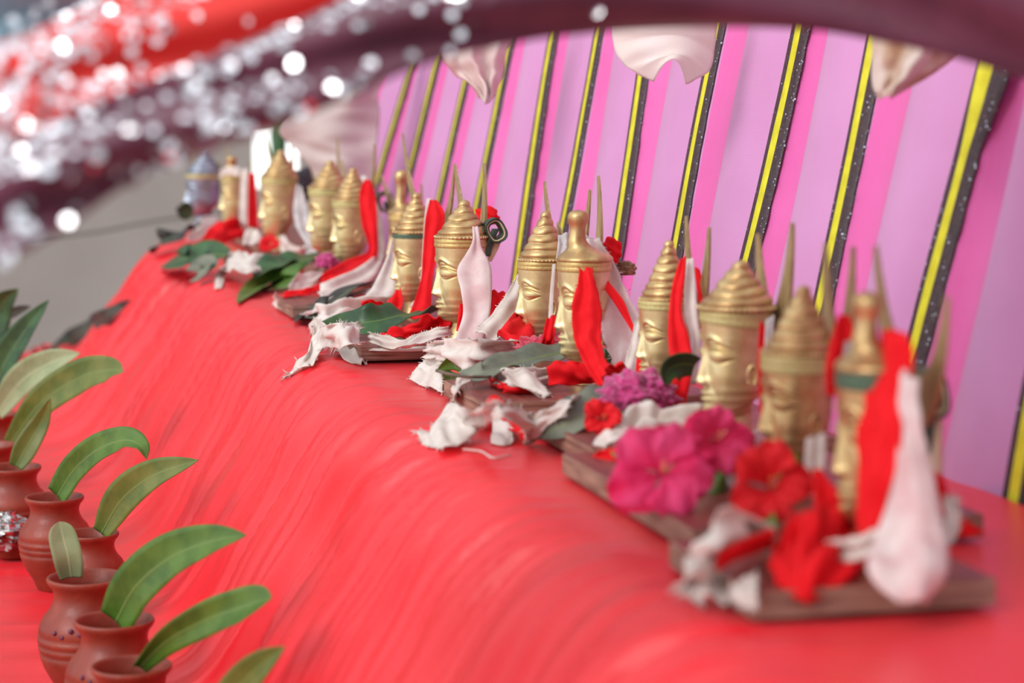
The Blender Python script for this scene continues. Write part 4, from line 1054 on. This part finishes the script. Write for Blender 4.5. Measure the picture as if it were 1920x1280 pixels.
knot('dark crumpled bundle behind the far paired heads', 572, 345, 4.6, .030, .035, 'dark', 4, 'dark_bundle', 'bundle')

# folded palm leaf loops
def palm_loop(label, px, py, s, R, sx, sz, rot, tail):
    c = W(px, py, s)
    r = empty('palm_leaf_loop', c, label, 'leaf loop')
    for q in range(3):
        rr = R * (1 - 0.16 * q); V = []
        n = 40
        for i in range(n):
            a = 2 * math.pi * i / n
            k = 1 / (abs(math.cos(a)) ** 2.8 + abs(math.sin(a)) ** 2.8) ** (1 / 2.8)
            x, z = rr * k * math.cos(a) * sx, rr * k * math.sin(a) * sz
            ca, sa = math.cos(rot), math.sin(rot)
            p = Vector((x * ca - z * sa, 0, x * sa + z * ca))
            for dy in (-.009, .0, .009): V.append(p + Vector((0, dy + q * .002, 0)))
        F = grid_faces(n, 3) + [((n - 1) * 3 + k, (n - 1) * 3 + k + 1, k + 1, k) for k in range(2)]
        o = mesh('leaf_coil', V, F, M['ring_dark'] if q != 1 else M['ring_cream'], r); solid(o, .0018)
    for k, mm in ((0, 'ring_dark'), (1, 'ring_cream')):
        V = []
        A = [Vector(((px2 - px) * s / FPX, -0.004 + .004 * k, -(py2 - py) * s / FPX)) for px2, py2 in tail[k]]
        C = catmull(A, 8)
        for i, p in enumerate(C):
            t = i / (len(C) - 1); w = .0052 * (1 - .35 * t)
            for u in (-1, 0, 1): V.append(p + Vector((u * w, -.001 * abs(u), 0)))
        o = mesh('leaf_tail', V, grid_faces(len(C), 3), M[mm], r); solid(o, .001)
palm_loop('dark green folded palm leaf loop behind the white cheek strip', 928, 432, 2.72, .0125, .95, 1.2, .5, [[(928, 428), (918, 452), (912, 480)], [(934, 448), (926, 470), (916, 490)]])
palm_loop('dark green folded palm leaf loop behind the nearest head', 1748, 735, 1.56, .0105, .8, 1.7, .2, [[(1748, 745), (1738, 790), (1734, 850)], [(1752, 770), (1758, 860), (1756, 950)]])
palm_loop('small dark palm leaf loop right of the sweeping red strip', 722, 378, 3.85, .014, 1.0, 1.3, .3, [[(722, 378), (728, 395), (732, 410)], [(728, 380), (735, 395), (740, 408)]])
# slender bamboo upright behind the nearest head
V, F = tube_geo(catmull([W(1752, 1000, 1.55), W(1754, 880, 1.56), W(1756, 760, 1.57)], 6), 0.0052, 10)
tag(mesh('bamboo_stick', V, F, M['bamboo']), 'pale bamboo stick standing behind the nearest head', 'stick')

# ------------------------------------------------------------------ clay pots
def pot(px, py, wpx, label, mark=False):
    d = 2600.0 / ((py - 185) + 1.65 * wpx)
    dia = wpx * d / FPX
    c = W(px, py, d)
    pr = [(.02, -1.62), (.30, -1.65), (.335, -1.60), (.40, -1.45), (.50, -1.28), (.565, -1.15), (.60, -1.05), (.615, -.98), (.592, -.955), (.622, -.93),
          (.632, -.87), (.606, -.845), (.636, -.82), (.636, -.76), (.608, -.735), (.628, -.70), (.605, -.60), (.55, -.50), (.48, -.42), (.435, -.34), (.415, -.26), (.42, -.19),
          (.445, -.13), (.485, -.085), (.505, -.05), (.507, -.02), (.495, 0), (.470, .0), (.455, -.03), (.40, -.14), (.375, -.24), (.40, -.36), (.50, -.52), (.57, -.75), (.56, -1.0), (.42, -1.35), (.02, -1.5)]
    V, F = lathe([(r * dia, z * dia) for r, z in pr], 56)
    bot = min(v[2] for v in V)
    g = cloth_bvh.ray_cast(Vector((c.x, c.y, 0.5)), Vector((0, 0, -1)))[0]
    o = mesh('clay_pot', [(x, y, z - bot) for x, y, z in V], F, M['clay'])
    o.location = (c.x, c.y, c.z + bot)
    tag(o, label, 'pot', 'small clay pots with leaves')
    if mark:
        V, F = [], []
        for k in range(7):
            a = math.radians(-135 + k * 11); z = -bot - dia * (.62 + .05 * math.sin(k * 2.1)) + dia * .0; rr = dia * .607
            p = Vector((math.cos(a) * rr, math.sin(a) * rr, z)); o_ = len(V); e_ = dia * .035
            for i in range(5):
                for j in range(6):
                    ph, th = math.pi * i / 4, 2 * math.pi * j / 6
                    V.append(p + Vector((math.sin(ph) * math.cos(th), math.sin(ph) * math.sin(th), math.cos(ph))) * e_)
            F += grid_faces(5, 6, True, o_)
        s = mesh('dye_mark', V, F, M['stain'], o); s['label'] = 'purple dye spots'
    return o
pot(-12, 775, 90, 'clay pot farthest in the row, cut by the left edge')
pot(-20, 833, 98, 'clay pot second farthest, holding the hooked olive leaf')
pot(24, 874, 104, 'clay pot holding the upright narrow leaf at the left edge')
pot(102, 930, 108, 'clay pot beside the crumpled foil, holding the drooping leaf')
pot(170, 998, 104, 'clay pot behind the glossy one, holding the ochre-patched leaf')
pot(162, 1080, 146, 'glossy clay pot holding the short blunt pale leaf', True)
pot(214, 1160, 148, 'clay pot holding the largest sweeping leaf', True)
pot(246, 1246, 150, 'nearest clay pot in view at the bottom edge, holding the folded leaf')
pot(402, 1345, 150, 'clay pot below the bottom edge, holding the blurred leaf tip')
# crumpled foil
c = W(8, 990, 3.0); V = []; nu, nv = 34, 48
for i in range(nu):
    ph = math.pi * i / (nu - 1)
    for j in range(nv):
        th = 2 * math.pi * j / nv
        d = Vector((math.sin(ph) * math.cos(th), math.sin(ph) * math.sin(th), math.cos(ph)))
        k = 1 + .22 * noise.noise(d * 3.1) + .16 * abs(noise.noise(d * 7)) + .06 * noise.noise(d * 16)
        V.append((d.x * .040 * k, d.y * .045 * k, d.z * .028 * k))
o = mesh('foil_packet', V, grid_faces(nu, nv, True), M['foil'], smooth=False); o.location = c
tag(o, 'crumpled silver foil packet beside a clay pot at the left edge', 'foil')

# ------------------------------------------------------------------ hanging cloths
def drape(name, label, rows, m, amp=.012, kf=2.5, seed=0, bow=.03, thick=.0015):
    o = ribbon(name, label, 'hanging cloth', rows, M[m], amp=amp, nw=36, seed=seed, bow=bow, kfold=kf, seg=10, thick=thick)
    return o
drape('hanging_cloth', 'cream cloth pouch bulging below the purple valance against the pink curtain', [(1150, -60, 1345, -60, 2.5), (1148, 20, 1345, 30, 2.5), (1149, 75, 1340, 85, 2.5), (1160, 112, 1334, 122, 2.49), (1190, 140, 1318, 144, 2.48), (1226, 156, 1286, 156, 2.47)], 'bundle', seed=2, amp=.004, kf=1.3, bow=.035)
drape('hanging_cloth', 'greyish cloth corner hanging left of the cream pouch', [(830, -40, 985, -40, 3.2), (828, 40, 968, 40, 3.2), (830, 110, 950, 95, 3.18), (858, 145, 940, 145, 3.17), (895, 178, 925, 182, 3.16), (912, 192, 916, 193, 3.16)], 'bundle_pink', seed=3)
drape('hanging_cloth', 'cream and tan gathered cloth hanging near the right of the valance', [(1640, -40, 1900, -20, 1.86), (1638, 40, 1850, 60, 1.86), (1636, 90, 1800, 100, 1.86), (1636, 135, 1745, 140, 1.86), (1640, 170, 1690, 172, 1.86), (1650, 186, 1668, 186, 1.86)], 'bundle_tan', seed=4, kf=2.5, amp=.006)
drape('hanging_cloth', 'large white cloth swag hanging behind the far golden heads', [(700, 60, 760, 60, 4.3), (640, 150, 712, 160, 4.26), (560, 195, 712, 215, 4.27), (524, 245, 708, 260, 4.27), (560, 285, 706, 300, 4.27), (590, 330, 704, 340, 4.27), (600, 400, 704, 400, 4.27)], 'swag_cloth', seed=5, bow=.03, amp=.006, kf=1.6)

# ------------------------------------------------------------------ sequinned canopy swags near the camera
def swag(name, label, low, up, m, nrow, density, seed, size=(.0022, .0036), lean=0.0, sheet_only=False, spread=.55):
    LP = catmull([W(*p) for p in low], 12); UP = catmull([W(*p) for p in up], 12)
    n = len(LP); V = []
    for i in range(n):
        a, b = LP[i], UP[i]
        for k in range(nrow):
            u = k / (nrow - 1)
            p = a + (b - a) * u
            nn = (CAM - p).normalized()
            p = p + nn * (0.012 * math.sin(u * 9 + i * .10 + seed) + 0.02 * math.sin(math.pi * u))
            V.append(p)
    c = sum(V, Vector()) / len(V)
    o = mesh(name, [v - c for v in V], grid_faces(n, nrow), M[m]); o.location = c
    tag(o, label, 'canopy cloth'); solid(o, .002)
    rg = random.Random(seed); SV, SF = [], []
    for i in range(n - 1):
        for k in range(nrow - 1):
            a, b, c2, d2 = V[i * nrow + k], V[(i + 1) * nrow + k], V[(i + 1) * nrow + k + 1], V[i * nrow + k + 1]
            area = ((b - a).cross(d2 - a)).length
            mid = (a + c2) / 2
            v = mid - CAM; dz = v.dot(_F)
            px, py = 960 + FPX * v.dot(_R) / dz, 640 - FPX * v.dot(_U) / dz
            lam = density(px, py, k / (nrow - 2)) * area
            q = int(lam) + (1 if rg.random() < lam - int(lam) else 0)
            for _ in range(q):
                s, t = rg.random(), rg.random()
                p = a * (1 - s) * (1 - t) + b * s * (1 - t) + c2 * s * t + d2 * (1 - s) * t
                nn = (CAM - p).normalized()
                p = p + nn * 0.004
                nn = (nn + Vector((-0.30, 0, 0.22)) + Vector((rg.gauss(0, spread), rg.gauss(0, spread), rg.gauss(0, spread)))).normalized()
                ax = nn.orthogonal().normalized(); bx = nn.cross(ax)
                r = rg.uniform(*size); o_ = len(SV)
                for j in range(7):
                    an = 2 * math.pi * j / 7
                    SV.append(p - c + (ax * math.cos(an) + bx * math.sin(an)) * r)
                SF.append(tuple(range(o_, o_ + 7)))
    so = mesh('sequins', SV, SF, M['sequin'], o, smooth=False); so['kind'] = 'stuff'
    so['label'] = 'scattered silver sequins'
    return o
low_p = [(-700, 1000, 1.0), (-420, 830, 1.0), (-160, 640, 1.0), (-60, 545, 1.0), (10, 490, 1.0), (120, 425, 1.02), (240, 345, 1.05), (390, 282, 1.08), (520, 235, 1.11), (650, 185, 1.14), (760, 132, 1.17), (900, 92, 1.2), (1100, 62, 1.25), (1300, 50, 1.3), (1500, 54, 1.32), (1700, 86, 1.33), (1850, 124, 1.33), (2060, 200, 1.33), (2300, 330, 1.32), (2520, 500, 1.3)]
up_p = [(-700, 760, 1.03), (-420, 590, 1.03), (-160, 400, 1.03), (-60, 335, 1.04), (10, 284, 1.05), (110, 228, 1.07), (210, 180, 1.10), (330, 135, 1.13), (450, 86, 1.16), (590, 26, 1.2), (700, -28, 1.23), (860, -90, 1.26), (1080, -160, 1.3), (1300, -180, 1.34), (1500, -180, 1.36), (1700, -170, 1.37), (1850, -150, 1.37), (2060, -120, 1.37), (2300, -60, 1.36), (2520, 60, 1.34)]
def dens_p(px, py, u):
    base = 8000 if px < 560 else 3600 if px < 900 else 800 if px < 1150 else 200
    base *= 1.3
    if u < .12: base *= 1.5 if px < 700 else 1
    if u > .86: base *= 1.6
    return base
swag('sequin_valance', 'dark purple sequinned valance arching across the top of the altar', low_p, up_p, 'purple', 12, dens_p, 3)
low_r = [(-700, 780, 1.07), (-420, 610, 1.07), (-170, 420, 1.07), (-60, 348, 1.08), (10, 298, 1.09), (110, 242, 1.11), (210, 194, 1.14), (330, 150, 1.17), (450, 102, 1.2), (590, 42, 1.24), (720, -16, 1.27), (900, -90, 1.3), (1150, -180, 1.34), (1500, -200, 1.38), (1850, -170, 1.4), (2300, -90, 1.4)]
up_r = [(-780, 590, 1.12), (-500, 420, 1.12), (-240, 240, 1.13), (-150, 175, 1.14), (-60, 118, 1.15), (30, 72, 1.17), (110, 38, 1.2), (200, -10, 1.23), (290, -50, 1.26), (420, -120, 1.3), (540, -190, 1.33), (700, -270, 1.36), (950, -360, 1.42), (1350, -430, 1.48), (1800, -420, 1.5), (2400, -330, 1.5)]
def dens_r(px, py, u):
    q = px + 0.35 * py
    return 30000 if q < 200 else 13000 if q < 320 else 4200 if q < 440 else 700
swag('sequin_canopy', 'bright red canopy cloth with sequins at the upper left', low_r, up_r, 'red_canopy', 12, dens_r, 7)
low_b = [(x, y + 14, d + .03) for x, y, d in up_r]
up_b = [(x - 110, y - 170, d + .08) for x, y, d in up_r]
swag('sequin_canopy', 'pale blue-grey sequinned canopy cloth in the top left corner', low_b, up_b, 'blue_canopy', 10, lambda px, py, u: 6500, 9)
